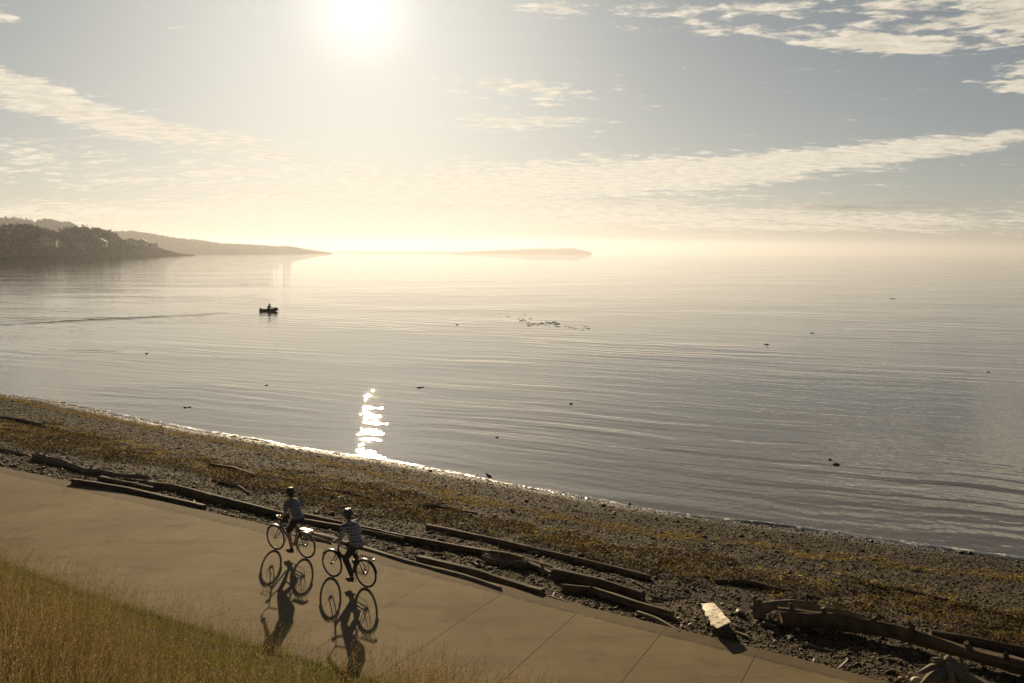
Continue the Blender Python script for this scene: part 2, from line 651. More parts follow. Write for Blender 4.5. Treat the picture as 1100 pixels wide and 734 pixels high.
# ------------------------------------------------------------------ the lie of the land
def extend(P, a, b):
    P = np.array(P)[:, :2]
    d0 = P[0] - P[min(2, len(P) - 1)]
    d0 /= np.linalg.norm(d0)
    d1 = P[-1] - P[-3 if len(P) > 2 else 0]
    d1 /= np.linalg.norm(d1)
    return np.vstack([P[0] + d0 * a, P, P[-1] + d1 * b])


OUTER = extend([at(x, y) for x, y in [(0, 501), (76, 517), (218, 548), (284, 563), (400, 594), (536, 627), (600, 644), (711, 671), (860, 707), (955, 733)]], 150, 80)
INNER = extend([at(x, y) for x, y in [(0, 602), (95, 638), (191, 667), (282, 695), (384, 723), (410, 731)]], 150, 90)
SHORE = extend([at(x, y, WATER) for x, y in [(0, 424), (60, 432), (130, 447), (200, 462), (270, 472), (330, 482), (430, 498), (520, 515), (600, 530), (700, 548), (800, 562), (870, 571), (950, 583), (1100, 604)]], 150, 80)


def pdist(P, L, slide=False):
    """signed distance (+ on the seaward side) and arc length along polyline L"""
    best = np.full(len(P), 1e9)
    sg = np.zeros(len(P))
    arc = np.zeros(len(P))
    acc = 0.0
    for a, b in zip(L[:-1], L[1:]):
        d = b - a
        l = np.linalg.norm(d)
        u = d / l
        r = P - a
        t = np.clip(r @ u, 0, l)
        q = r - t[:, None] * u
        dd = np.hypot(q[:, 0], q[:, 1])
        k = dd < best
        best[k] = dd[k]
        cr = u[0] * r[:, 1] - u[1] * r[:, 0]
        sg[k] = np.sign(cr[k])
        arc[k] = acc + t[k]
        acc += l
    return best * np.where(sg == 0, 1, sg), arc


def vnoise(x, y, seed=0):
    """smooth value noise"""
    xi = np.floor(x).astype(np.int64)
    yi = np.floor(y).astype(np.int64)
    fx = x - xi
    fy = y - yi
    fx = fx * fx * (3 - 2 * fx)
    fy = fy * fy * (3 - 2 * fy)

    def h(a, b):
        n = (a * 374761393 + b * 668265263 + seed * 974634777) & 0x7fffffff
        n = ((n ^ (n >> 13)) * 1274126177) & 0x7fffffff
        return ((n ^ (n >> 16)) & 0xffff) / 65535.0
    return (h(xi, yi) * (1 - fx) + h(xi + 1, yi) * fx) * (1 - fy) + (h(xi, yi + 1) * (1 - fx) + h(xi + 1, yi + 1) * fx) * fy


def fbm(x, y, seed=0, o=4):
    s = 0
    a = .5
    for i in range(o):
        s = s + a * vnoise(x * 2 ** i, y * 2 ** i, seed + i)
        a *= .5
    return s


def height(P):
    P = np.atleast_2d(P)[:, :2]
    dO, _ = pdist(P, OUTER)
    dI, _ = pdist(P, INNER)
    dS, _ = pdist(P, SHORE)
    t = np.clip(dO / np.maximum(dO - np.minimum(dS, 0) + 1e-6, 1e-6), 0, 1)
    prof = -0.10 - (-WATER - .10) * (t * .75 + .25 * t * t)
    beach = np.where(dS < 0, prof, WATER - np.minimum(dS, 40) * .11)
    nb = (fbm(P[:, 0] * .8, P[:, 1] * .8, 3) - .47) * .16 + (fbm(P[:, 0] * 3, P[:, 1] * 3, 5, 3) - .44) * .08
    fade = np.clip(dO / 1.0, 0, 1)
    beach = beach + nb * fade * np.clip(.25 + np.abs(dS) * .3, .25, 1)
    k = -dI
    slope = .01 + np.clip(k, 0, 10.5) * .53 - .25 * (1 - np.exp(-np.clip(k, 0, 9) * 1.2)) + np.clip(k - 10.5, 0, 30) * .04
    slope = slope + (fbm(P[:, 0] * 1.1, P[:, 1] * 1.1, 9) - .47) * .30 * np.clip(k / 1.2, 0, 1)
    z = np.where(dO > 0, beach, np.where(dI < 0, slope, -0.05))
    return z


def land(px, py, off=0.0):
    """where the sight line through a surveyed point meets the ground (raised by off)"""
    d = ray(px, py)
    ts = np.linspace(5, 90, 1700)
    P = np.array([0, 0, EYE]) + ts[:, None] * d
    h = height(P) + off
    i = int(np.argmax(P[:, 2] < h))
    return P[i]


def hz(x, y):
    return float(height(np.array([[x, y]]))[0])


# ------------------------------------------------------------------ ground, path, water
def structure(o):
    o['kind'] = 'structure'
    return o


def axis(lo, hi, core0, core1, fine, n_out):
    a = np.arange(core0, core1, fine)
    left = core0 - np.geomspace(fine, core0 - lo, n_out)[::-1]
    right = core1 + np.geomspace(fine, hi - core1, n_out)
    return np.concatenate([left, a, right])


JOINTW = 1.85
_s = pdist(np.array([at(536, 627)[:2], at(628, 652)[:2], at(711, 671)[:2]]), OUTER)[1]
JOINT0 = JOINTW * 50 - _s[1] + JOINTW * 0.0
while JOINT0 < 0: JOINT0 += JOINTW
JSTRONG = float(_s[0])
# (joints fall where s + JOINT0 is a whole number of slab lengths)

gx = axis(-140, 90, -46, 24, .16, 24)
gy = axis(-60, 140, 6, 56, .16, 20)
X, Y = np.meshgrid(gx, gy)
P = np.stack([X.ravel(), Y.ravel()], 1)
Z = height(P)
dO, _ = pdist(P, OUTER)
dI, _ = pdist(P, INNER)
dS, _ = pdist(P, SHORE)
nx, ny = len(gx), len(gy)
idx = np.arange(nx * ny).reshape(ny, nx)
Fq = np.stack([idx[:-1, :-1].ravel(), idx[:-1, 1:].ravel(), idx[1:, 1:].ravel(), idx[1:, :-1].ravel()], 1)
ground = structure(np_mesh('ground', np.column_stack([P, Z]), Fq, mat_ground()))
at_ = ground.data.attributes.new('zone', 'FLOAT_VECTOR', 'POINT')
zone = np.zeros((len(P), 3), np.float32)
zone[:, 0] = (dI < 0.02)
zone[:, 1] = np.clip(1 - (-dS) / 1.5, 0, 1)
at_.data.foreach_set('vector', zone.ravel())

# the path: a slab with a kerb face on the beach side
acc = np.concatenate([[0], np.cumsum(np.linalg.norm(np.diff(OUTER, axis=0), axis=1))])
ss = np.arange(100, acc[-1] - 20, .5)
po = np.stack([np.interp(ss, acc, OUTER[:, i]) for i in (0, 1)], 1)
tang = np.gradient(po, axis=0)
tang /= np.linalg.norm(tang, axis=1)[:, None]
nrm = np.stack([tang[:, 1], -tang[:, 0]], 1)        # towards the bank
wid = np.array([max(3.0, -pdist(po[i:i + 1], INNER)[0][0] if False else abs(pdist(po[i:i + 1], INNER)[0][0])) for i in range(len(po))]) + .25
rows = []
uvs = []
for t in (-.02, 0.0, .08, .1, .35, .6, .85, 1.0):
    q = po + nrm * (wid * max(t, 0))[:, None]
    z = np.full(len(po), 0.0)
    if t < 0: z[:] = -.22
    if t == 0: z[:] = -.012
    rows.append(np.column_stack([q, z]))
    uvs.append(np.column_stack([ss, np.full(len(po), 1 - max(t, 0))]))
n = len(po)
V = np.vstack(rows)
UV = np.vstack(uvs)
idx = np.arange(len(V)).reshape(len(rows), n)
Fq = np.stack([idx[:-1, :-1].ravel(), idx[1:, :-1].ravel(), idx[1:, 1:].ravel(), idx[:-1, 1:].ravel()], 1)
structure(np_mesh('path', V, Fq, mat_concrete(), uv=UV, smooth=False))

W = 60000.0
wy = np.array([-200, 0, 30, 60, 100, 200, 500, 1000, 2000, 5000, 10000, 20000, 40000.])
wx = np.array([-W, -20000, -5000, -1000, -200, -60, 0, 60, 200, 1000, 5000, 20000, W])
X, Y = np.meshgrid(wx, wy)
idx = np.arange(X.size).reshape(X.shape)
Fq = np.stack([idx[:-1, :-1].ravel(), idx[:-1, 1:].ravel(), idx[1:, 1:].ravel(), idx[1:, :-1].ravel()], 1)
# the sea sheet lies only on the seaward side: points behind the shore dip under the ground
Zw = np.full(X.size, WATER)
sea = structure(np_mesh('sea_water', np.column_stack([X.ravel(), Y.ravel(), Zw]), Fq, mat_water(), smooth=False))


def mat_wash():
    m, g, b = mat('wash with painted glare')
    p = position(g)
    n = g.noise(p, 3.0, 6.0, .7, .6)
    f = g.ss(n, .50, .62)
    g.put(b.inputs['Base Color'], g.mix(f, (.05, .046, .036), (.75, .74, .70)))  # white patches paint the sun glare on the small breaking ripple
    g.put(b.inputs['Roughness'], g.ss(f, 0, 1, .06, .6))
    b.inputs['IOR'].default_value = 1.6
    g.put(b.inputs['Normal'], g.bump(g.noise(p, 14.0, 4.0, .7), 1.0, .02))
    return m


def wash():
    acc = np.concatenate([[0], np.cumsum(np.linalg.norm(np.diff(SHORE, axis=0), axis=1))])
    ss = np.arange(100, acc[-1] - 40, .12)
    c = np.stack([np.interp(ss, acc, SHORE[:, i]) for i in (0, 1)], 1)
    for _ in range(40):
        c[1:-1] = (c[:-2] + 2 * c[1:-1] + c[2:]) / 4
    t = np.gradient(c, axis=0)
    t /= np.linalg.norm(t, axis=1)[:, None]
    nr = np.stack([-t[:, 1], t[:, 0]], 1)
    w = .25 + .55 * fbm(ss * .35, ss * 0, 91)
    off = (fbm(ss * .22, ss * 0 + 3, 92) - .47) * .7
    amp = np.clip((fbm(ss * .5, ss * 0 + 7, 93) - .25) * 2, .1, 1)
    rows = []
    for u, hgt in ((-1, -.03), (-.7, .012), (-.3, .035), (0, .05), (.3, .03), (.7, .008), (1, -.02)):
        q = c + nr * (.12 + off + u * w * .5)[:, None]
        rows.append(np.column_stack([q, WATER + hgt * np.where(hgt > 0, amp, 1)]))
    n = len(c)
    idx = np.arange(n * len(rows)).reshape(len(rows), n)
    F = np.stack([idx[:-1, :-1].ravel(), idx[:-1, 1:].ravel(), idx[1:, 1:].ravel(), idx[1:, :-1].ravel()], 1)
    o = np_mesh('shore_wash', np.vstack(rows), F, mat_wash())
    tag(o, 'thin line of wash with painted white sun glare where the sea meets the shingle', 'surf', kind='stuff')


# ------------------------------------------------------------------ scattered small stuff
def inside(poly, x, y):
    poly = np.array(poly)
    c = np.zeros(len(x), bool)
    j = len(poly) - 1
    for i in range(len(poly)):
        a, b = poly[i], poly[j]
        k = ((a[1] > y) != (b[1] > y)) & (x < (b[0] - a[0]) * (y - a[1]) / (b[1] - a[1] + 1e-9) + a[0])
        c ^= k
        j = i
    return c


def band(px, py, pts):
    """how deep a surveyed point lies in a band given as rows (x, y_top, y_bottom): 0 outside, 1 in the middle"""
    a = np.array(pts, float)
    t = np.interp(px, a[:, 0], a[:, 1])
    b = np.interp(px, a[:, 0], a[:, 2])
    m = (py - t) / np.maximum(b - t, .1)
    return np.clip(1.6 * (1 - np.abs(m * 2 - 1)), 0, 1) * ((m > 0) & (m < 1))


BROWN = [(0, 447, 482), (60, 455, 487), (120, 468, 497), (200, 486, 512), (270, 500, 530), (340, 508, 550), (420, 522, 560), (500, 545, 572), (600, 566, 600),
         (700, 588, 620), (780, 598, 638), (870, 612, 662), (960, 628, 676), (1040, 640, 690), (1100, 648, 700)]
GOLD = [(0, 425, 431), (400, 503, 512), (460, 517, 534), (560, 544, 556), (640, 556, 570), (760, 574, 588), (880, 590, 603), (1000, 606, 618), (1100, 617, 628)]


def beach_points(n, x0=-48, x1=26, y0=11, y1=62, near_bias=True):
    P = np.column_stack([rng.uniform(x0, x1, n), rng.uniform(y0, y1, n)])
    dO = pdist(P, OUTER)[0]
    dS = pdist(P, SHORE)[0]
    k = (dO > .03) & (dS < .5)
    P = P[k]
    return P, dO[k], dS[k]


ICO_V = None


def ico():
    b = bmesh.new()
    bmesh.ops.create_icosphere(b, subdivisions=1, radius=1.0)
    V = np.array([v.co[:] for v in b.verts])
    F = np.array([[v.index for v in f.verts] for f in b.faces])
    b.free()
    return V, F


def pebble_mesh(P, size, wet, name):
    V0, F0 = ico()
    n = len(P)
    th = rng.uniform(0, 2 * PI, n)
    sx = size * rng.uniform(.8, 1.4, n)
    sy = size * rng.uniform(.6, 1.0, n)
    sz = size * rng.uniform(.35, .7, n)
    jit = 1 + rng.uniform(-.16, .16, (n, len(V0), 1))
    V = V0[None] * jit
    V = V * np.stack([sx, sy, sz], 1)[:, None, :]
    tx = rng.normal(0, .22, n)
    V[:, :, 2] += V[:, :, 0] * tx[:, None]
    c, s = np.cos(th)[:, None], np.sin(th)[:, None]
    x = V[:, :, 0] * c - V[:, :, 1] * s
    y = V[:, :, 0] * s + V[:, :, 1] * c
    V = np.stack([x, y, V[:, :, 2]], 2)
    base = np.column_stack([P, height(P) + sz * .35])
    V += base[:, None, :]
    F = (F0[None] + (np.arange(n) * len(V0))[:, None, None]).reshape(-1, 3)
    o = np_mesh(name, V.reshape(-1, 3), F, PEB, smooth=True)
    a = o.data.attributes.new('wet', 'FLOAT', 'POINT')
    a.data.foreach_set('value', np.repeat(wet, len(V0)).astype(np.float32))
    return o


wash()
PEB = mat_pebble()
P, dO, dS = beach_points(1300000)
pp, dep = project(np.column_stack([P, height(P)]))
vis = (pp[:, 0] > -90) & (pp[:, 0] < 1190) & (pp[:, 1] < 760)
P, dO, dS, pp, dep = P[vis], dO[vis], dS[vis], pp[vis], dep[vis]
# coarser stones up by the path, gravel lower down
keep = rng.random(len(P)) < np.clip(.55 + .25 * (dep < 28), 0, 1)
P, dO, dS, pp, dep = P[keep], dO[keep], dS[keep], pp[keep], dep[keep]
P, dO, dS, dep = P[:215000], dO[:215000], dS[:215000], dep[:215000]
up = np.clip(1 - dO / 4.5, 0, 1)
size = rng.lognormal(np.log(.0165), .42, len(P)) * (1 + up * .35)
big = rng.random(len(P)) < .012
size[big] *= rng.uniform(1.8, 3.2, big.sum())
size = np.clip(size, .01, .11)
o = pebble_mesh(P, size, np.clip(1 + dS / 1.3, 0, 1), 'pebbles')
tag(o, 'grey and brown beach pebbles covering the shingle between path and water', 'pebbles', kind='stuff')


def flakes(P, z, size, name, material, lift=.03, curl=.6, aspect=3.0):
    """crumpled little ribbons, two quads each"""
    n = len(P)
    th = rng.uniform(0, 2 * PI, n)
    pit = rng.normal(0, curl, n)
    L = size * rng.uniform(.6, 1.5, n) * aspect * .5
    Wd = size * rng.uniform(.4, 1.0, n) * .5
    ux = np.stack([np.cos(th) * np.cos(pit), np.sin(th) * np.cos(pit), np.sin(pit)], 1)
    rollv = rng.normal(0, 1.0, n)
    wx = np.stack([-np.sin(th), np.cos(th), np.zeros(n)], 1)
    up = np.cross(ux, wx)
    wv = wx * np.cos(rollv)[:, None] + up * np.sin(rollv)[:, None]
    base = np.column_stack([P, z + rng.uniform(0, 1, n) * lift])
    bend = up * (L * rng.uniform(-.5, .5, n))[:, None]
    v = [base - ux * L[:, None] - wv * Wd[:, None] * .5, base - ux * L[:, None] + wv * Wd[:, None] * .5,
         base + bend - wv * Wd[:, None], base + bend + wv * Wd[:, None],
         base + ux * L[:, None] - wv * Wd[:, None] * .3, base + ux * L[:, None] + wv * Wd[:, None] * .3]
    V = np.stack(v, 1).reshape(-1, 3)
    f = np.array([[0, 1, 3, 2], [2, 3, 5, 4]])
    F = (f[None] + (np.arange(n) * 6)[:, None, None]).reshape(-1, 4)
    return np_mesh(name, V, F, material, smooth=False)


def scatter_band(rows, n, clump, seed, thr, extra=None):
    P, dO, dS = beach_points(n)
    h = height(P)
    pp, dep = project(np.column_stack([P, h]))
    m = band(pp[:, 0], pp[:, 1], rows)
    # beyond the frame the band goes on
    c = fbm(P[:, 0] * clump, P[:, 1] * clump * 1.6, seed, 4) / .94
    k = rng.random(len(P)) < np.clip((m * 1.0 + (c - .5) * 3.6 - thr) * 1.4, 0, 1) * (m > 0)
    return P[k], h[k], c[k], m[k]


W_BROWN = mat_wrack('dried brown seaweed', (.022, .015, .006), (.085, .056, .018), (.26, .18, .05), .35)
W_GOLD = mat_wrack('golden seaweed', (.12, .085, .014), (.34, .24, .042), (.60, .44, .12), .45)
P, h, c, m = scatter_band(BROWN, 1500000, .9, 21, .22)
heap = np.clip((c - .45) * 2.2, 0, 1) * m
ppx, _ = project(np.column_stack([P, h]))
thick = np.clip((ppx[:, 0] - 420) / 200, .25, 1.0) * np.clip((1150 - ppx[:, 0]) / 200, .3, 1)
o = flakes(P, h + .01 + heap * .50 * thick, rng.uniform(.016, .042, len(P)), 'seaweed', W_BROWN, .05)
tag(o, 'thick brown band of dried seaweed heaped along the middle of the beach', 'seaweed', kind='stuff')
print('brown', len(P))
P, h, c, m = scatter_band(GOLD, 1300000, 1.3, 31, .42)
o = flakes(P, h + .02, rng.uniform(.012, .034, len(P)), 'seaweed', W_GOLD, .02, .35)
tag(o, 'thin golden line of fresh seaweed along the lower beach near the water', 'seaweed', kind='stuff')
print('gold', len(P))
P, h, c, m = scatter_band([(a, b - 5, d - 2) for a, b, d in BROWN], 900000, 1.9, 41, .72)
o = flakes(P, h + .03, rng.uniform(.014, .036, len(P)), 'seaweed', W_GOLD, .06, .5)
tag(o, 'sunlit amber tufts scattered over the brown seaweed band', 'seaweed', kind='stuff')
print('amber', len(P))


# ------------------------------------------------------------------ driftwood
WOOD = {
    'dark': mat_wood('dark wet timber', (.085, .062, .040), (.19, .145, .095), (.05, .038, .026)),
    'grey': mat_wood('weathered grey driftwood', (.18, .15, .11), (.38, .33, .255), (.12, .095, .068)),
    'brown': mat_wood('brown driftwood', (.12, .088, .056), (.27, .205, .135), (.07, .054, .036)),
    'pale': mat_wood('bleached driftwood', (.36, .31, .23), (.56, .50, .39), (.22, .18, .12)),
}
W_END = simple('cut log end', (.20, .155, .10), .8, var=.3, scale=12)


def spline(pts, n):
    P = np.array(pts, float)
    if len(P) == 2:
        t = np.linspace(0, 1, n)[:, None]
        return P[0] * (1 - t) + P[1] * t
    acc = np.concatenate([[0], np.cumsum(np.linalg.norm(np.diff(P, axis=0), axis=1))])
    s = np.linspace(0, acc[-1], n)
    Q = np.stack([np.interp(s, acc, P[:, i]) for i in range(3)], 1)
    for _ in range(max(2, n // 14)):
        Q[1:-1] = (Q[:-2] + 2 * Q[1:-1] + Q[2:]) / 4
    return Q


def log_mesh(name, pts, r0, r1, material, parent=None, square=0.0, rough=.10, seed=0, flat=1.0, tipr=1.0, sides=26, point=False):
    """a weathered trunk: ring sweep with lumps, grooves and ragged tapering ends"""
    lr = np.random.default_rng(seed)
    L = float(np.sum(np.linalg.norm(np.diff(np.array(pts), axis=0), axis=1)))
    n = max(10, int(L / max(.09, r0 * .5)))
    C = spline(pts, n)
    T = np.gradient(C, axis=0)
    T /= np.linalg.norm(T, axis=1)[:, None]
    up = np.array([0, 0, 1.0])
    E1 = np.cross(T, up)
    E1 /= np.linalg.norm(E1, axis=1)[:, None]
    E2 = np.cross(E1, T)
    t = np.linspace(0, 1, n)
    r = r0 + (r1 - r0) * t
    r = r * (1 + (rough + .04) * 1.3 * (fbm(t * L * 1.1, t * 0 + seed, seed, 4) - .47) * 2)
    th = np.arange(sides) / sides * 2 * PI
    A, Tt = np.meshgrid(th, t)
    k = 1 + rough * 1.5 * (fbm(np.cos(A) * 1.3 + Tt * L * .5 + 5, np.sin(A) * 1.3 + seed, seed + 7, 4) - .47) * 2
    k = k * (1 + rough * .5 * np.sin(A * 5 + seed + 2.0 * np.sin(Tt * 3)))
    k = k * (1 + (.05 + rough * .5) * (fbm(A * 3.2 + 9, Tt * L * .7 + seed, seed + 3, 3) - .44) * 2)
    square *= .65
    if square:
        sq = 1 / np.maximum(np.abs(np.cos(A - .3)), np.abs(np.sin(A - .3)))
        k = k * ((1 - square) + square * np.minimum(sq, 1.32) * .86)
    rr = r[:, None] * k
    V = C[:, None, :] + E1[:, None, :] * (rr * np.cos(A))[:, :, None] + E2[:, None, :] * (rr * np.sin(A) * flat)[:, :, None]
    # ragged ends
    V[0] += T[0] * (lr.uniform(-.5, .3, sides) * r0 * .7)[:, None]
    V[-1] += T[-1] * (lr.uniform(-.3, .5, sides) * r1 * .7)[:, None]
    VV = V.reshape(-1, 3)
    idx = np.arange(n * sides).reshape(n, sides)
    F = np.stack([idx[:-1].ravel(), np.roll(idx, -1, 1)[:-1].ravel(), np.roll(idx, -1, 1)[1:].ravel(), idx[1:].ravel()], 1)
    uv = np.stack([Tt.ravel() * L * 1.5, A.ravel() / (2 * PI) + 0 * Tt.ravel()], 1)
    uv[:, 1] = np.abs(uv[:, 1] - .5) * 2 * (2 * PI * r0)
    c0, c1 = len(VV), len(VV) + 1
    VV = np.vstack([VV, C[0] - T[0] * r0 * .05, C[-1] + T[-1] * r1 * .05])
    uv = np.vstack([uv, uv[:1], uv[-1:]])
    caps = []
    for j in range(0, sides, 2):
        caps.append([c0, (j + 2) % sides, j + 1, j])
        b = (n - 1) * sides
        caps.append([c1, b + j, b + j + 1, b + (j + 2) % sides])
    F = np.vstack([F, np.array(caps)])
    o = np_mesh(name, VV, F, material, parent, smooth=True, uv=uv)
    try: o.data.set_sharp_from_angle(angle=R(50))
    except Exception: pass
    return o


def drift_log(px, thick, wood, label, cat='driftwood log', taper=.85, square=0.0, rough=.10, name='drift_log', group='driftwood logs lying along the beach', sink=.35, knots=0, seed=None, lift=0.0, flat=1.0):
    seed = seed if seed is not None else len(bpy.data.objects)
    pts = []
    rr = []
    for x, y in px:
        g0 = land(x, y)
        dist = np.linalg.norm(g0 - np.array([0, 0, EYE]))
        r = thick * dist / FPX / 2
        rr.append(r)
    r = float(np.mean(rr))
    for x, y in px:
        q = land(x, y, r * (2 - sink) * .9 * flat + lift)
        z = hz(q[0], q[1])
        pts.append([q[0], q[1], z + r * flat * (1 - sink) + lift])
    # keep a stiff trunk from following every bump
    P = np.array(pts)
    t = np.linspace(0, 1, len(P))
    if len(P) > 2:
        lin = np.polyfit(t, P[:, 2], 1)
        P[:, 2] = .7 * np.polyval(lin, t) + .3 * P[:, 2]
    o = log_mesh(name, P, r, r * taper, WOOD[wood], None, square, rough, seed, flat)
    c = P.mean(0)
    o.data.transform(Matrix.Translation(-Vector(c)))
    o.location = c
    tag(o, label, cat, group)
    lr = np.random.default_rng(seed)
    for _ in range(knots):      # stubs of broken branches
        k = lr.integers(0, len(P) - 1)
        f = lr.random()
        b = P[k] * (1 - f) + P[k + 1] * f - c
        a = lr.uniform(0, 2 * PI)
        d = np.array([math.cos(a) * .6, math.sin(a) * .6, .9])
        s = log_mesh('branch_stub', [b, b + d * r * 1.0, b + d * r * 1.9 + np.array([0, 0, -.1 * r])], r * .42, r * .22, WOOD[wood], o, 0, .15, seed + _, 1.0, sides=10)
    return o


LOGS = [
    ([(-30, 479), (8, 483), (26, 487)], 3.2, 'grey', 'short thin grey branch at the left edge of the beach, above the path', dict(taper=.6, rough=.2)),
    ([(38, 488), (66, 494), (94, 503), (108, 503), (122, 507), (160, 511)], 7, 'grey', 'knobbly light grey driftwood log with a bent middle at the left end of the row', dict(taper=.45, rough=.24, knots=3)),
    ([(79, 514), (140, 525), (219, 542)], 7.5, 'dark', 'thick squared dark timber lying right against the path at the left', dict(square=.8, rough=.05)),
    ([(108, 512), (164, 523)], 6, 'dark', 'short dark log just behind the squared timber at the path', dict(square=.4)),
    ([(160, 517), (190, 522), (224, 530)], 8, 'brown', 'short thick brown log with a blunt cut right end behind the squared timber', dict(square=.6, rough=.08)),
    ([(223, 531), (262, 540), (308, 551)], 9, 'dark', 'dark log ending behind the rear rider with the grey shirt', dict(square=.5, rough=.07)),
    ([(326, 552), (420, 572), (470, 581), (526, 592)], 8, 'dark', 'long dark log running behind both cyclists', dict(square=.5, rough=.07)),
    ([(326, 558), (380, 566), (434, 578)], 6, 'brown', 'brown sunlit-topped log just in front of the long dark log behind the cyclists', dict(rough=.08)),
    ([(322, 569), (354, 577), (392, 588), (440, 601), (500, 617), (538, 630)], 6.5, 'grey', 'long slender pale-topped log hugging the path edge beside the checked-shirt cyclist', dict(taper=.6, rough=.18)),
    ([(498, 586), (550, 597), (598, 609)], 7, 'brown', 'brown log behind the gnarled pale driftwood piece', dict(rough=.06, square=.4)),
    ([(520, 596), (540, 600), (560, 604), (566, 601), (592, 613)], 7.5, 'grey', 'gnarled light grey driftwood with a knot, lying on the middle logs', dict(taper=.55, rough=.3, knots=4, lift=.04)),
    ([(449, 597), (510, 611), (582, 634)], 10, 'dark', 'thick dark log resting close to the path with a blunt right end', dict(square=.45, rough=.09)),
    ([(459, 564), (530, 578), (596, 593), (698, 618)], 7, 'brown', 'longest straight brown log, farthest from the path in the middle of the row', dict(taper=.8, square=.5, rough=.05)),
    ([(595, 611), (640, 620), (690, 636)], 12, 'dark', 'very thick dark squared log right of the gnarled grey driftwood', dict(square=.7, rough=.06)),
    ([(604, 628), (622, 630), (634, 631), (680, 645), (722, 658)], 9.5, 'brown', 'brown log with a raised knob, in front of the very thick squared log', dict(rough=.16, knots=1)),
    ([(685, 657), (704, 664), (730, 676)], 5, 'grey', 'small pale split branch against the path below the knobbed brown log', dict(taper=.5, rough=.2)),
    ([(676, 622), (698, 633)], 2.5, 'grey', 'thin grey stick at the right end of the very thick squared log', dict(taper=.5)),
    ([(768, 622), (800, 624), (841, 632)], 6, 'dark', 'short dark timber half sunk in the seaweed above the pale plank', dict(square=.6, sink=.5)),
    ([(1000, 677), (1040, 684), (1130, 703)], 9, 'dark', 'dark log at the right edge lying above the biggest log', dict(rough=.12)),
    ([(912, 622), (975, 635), (1040, 650), (1130, 672)], 3.5, 'dark', 'long thin dark branch across the seaweed on the right', dict(taper=.8, rough=.25)),
    ([(1026, 645), (1044, 650)], 3, 'pale', 'short pale stick lying on the long thin dark branch at the right', dict(taper=.6)),
    ([(226, 498), (250, 502), (275, 509)], 4, 'dark', 'thin dark log out on the open shingle left of the cyclists', dict(rough=.1)),
    ([(347, 524), (380, 530), (415, 537)], 3, 'brown', 'thin brown branch on the shingle just above the checked-shirt rider', dict(taper=.5, rough=.2)),
    ([(425, 540), (470, 544), (512, 550)], 3.5, 'dark', 'thin dark log on the shingle right of both cyclists', dict(rough=.2)),
    ([(0, 447), (24, 451), (48, 457)], 3.5, 'dark', 'thin dark stick in the seaweed at the far left', dict(rough=.2)),
    ([(326, 575), (340, 577), (356, 582)], 5, 'pale', 'short pale chunk of driftwood showing between the two bicycles', dict(taper=.6, rough=.2)),
    ([(440, 577), (480, 584), (520, 594)], 4, 'grey', 'thin grey pole leaning on the right half of the long dark log', dict(taper=.6, rough=.12)),
    ([(566, 606), (590, 611), (604, 617)], 4.5, 'brown', 'short brown piece between the gnarled grey driftwood and the very thick log', dict(rough=.2)),
    ([(590, 640), (622, 650), (650, 659)], 2.6, 'pale', 'thin bleached branch lying close to the path below the knobbed log', dict(taper=.4, rough=.2)),
    ([(860, 690), (884, 697), (900, 700)], 3, 'grey', 'small grey stick on the dark shingle below the biggest log', dict(taper=.5, rough=.2)),
    ([(700, 640), (716, 644), (740, 640)], 3, 'grey', 'small bent grey stick left of the bleached plank', dict(taper=.5, rough=.25)),
    ([(228, 514), (242, 519), (256, 521), (268, 528)], 3.5, 'grey', 'small crooked grey root left of the cyclists among the seaweed', dict(taper=.5, rough=.35, knots=3)),
]
for px, th, wd, lab, kw in LOGS:
    if 'group' not in kw: pass
    drift_log(px, th, wd, lab, **kw)


# the biggest log at the right, with its root plate
def big_log():
    r = 17 * 19.5 / FPX / 2
    def pt(x, y, up):
        up *= .8
        q = land(x, y, up)
        return [q[0], q[1], hz(q[0], q[1]) + up]
    main = np.array([pt(838, 663, .26), pt(900, 668, .28), pt(964, 680, .28), pt(1037, 702, .27), pt(1110, 720, .25), pt(1190, 745, .22)])
    root = empty('drift_log', main[0] - np.array([0, 0, .26]), 0, 'biggest weathered log with a root plate at its left end, in the lower right corner', 'driftwood log', 'driftwood logs lying along the beach')
    base = np.array(root.location)
    log_mesh('trunk', main - base, .165, .115, WOOD['brown'], root, .1, .22, 5)
    lk = np.random.default_rng(8)
    for i, f in enumerate((.25, .8, 1.5, 2.2, 3.1, 3.6)):
        j = min(int(f), 4)
        b = main[j] * (1 - (f - j)) + main[j + 1] * (f - j) - base
        a = lk.uniform(-.6, .6)
        d = np.array([a, lk.uniform(-.7, .3), .8])
        log_mesh('branch_stub', [b, b + d * .22, b + d * .34], .075, .04, WOOD['brown'], root, 0, .25, 60 + i, sides=10)
    up = np.array([pt(812, 655, .22), pt(832, 650, .30), pt(855, 649, .33), pt(884, 656, .26), pt(930, 667, .2), pt(965, 676, .15)])
    log_mesh('upper_trunk', up - base, .115, .055, WOOD['grey'], root, 0, .34, 6)
    lr = np.random.default_rng(3)
    c = np.array(pt(818, 657, .16))
    for i in range(16):
        a = lr.uniform(0, 2 * PI)
        d = np.array([-.5 + .5 * math.cos(a), -.25 + .3 * math.sin(a), .7 * math.sin(a)])
        d /= np.linalg.norm(d)
        l = lr.uniform(.16, .42)
        p1 = c + d * l * .5 + lr.normal(0, .02, 3)
        p2 = c + d * l + lr.normal(0, .03, 3)
        log_mesh('root', np.array([c, p1, p2]) - base, .085, .025, WOOD['grey'], root, 0, .35, 20 + i, sides=10)


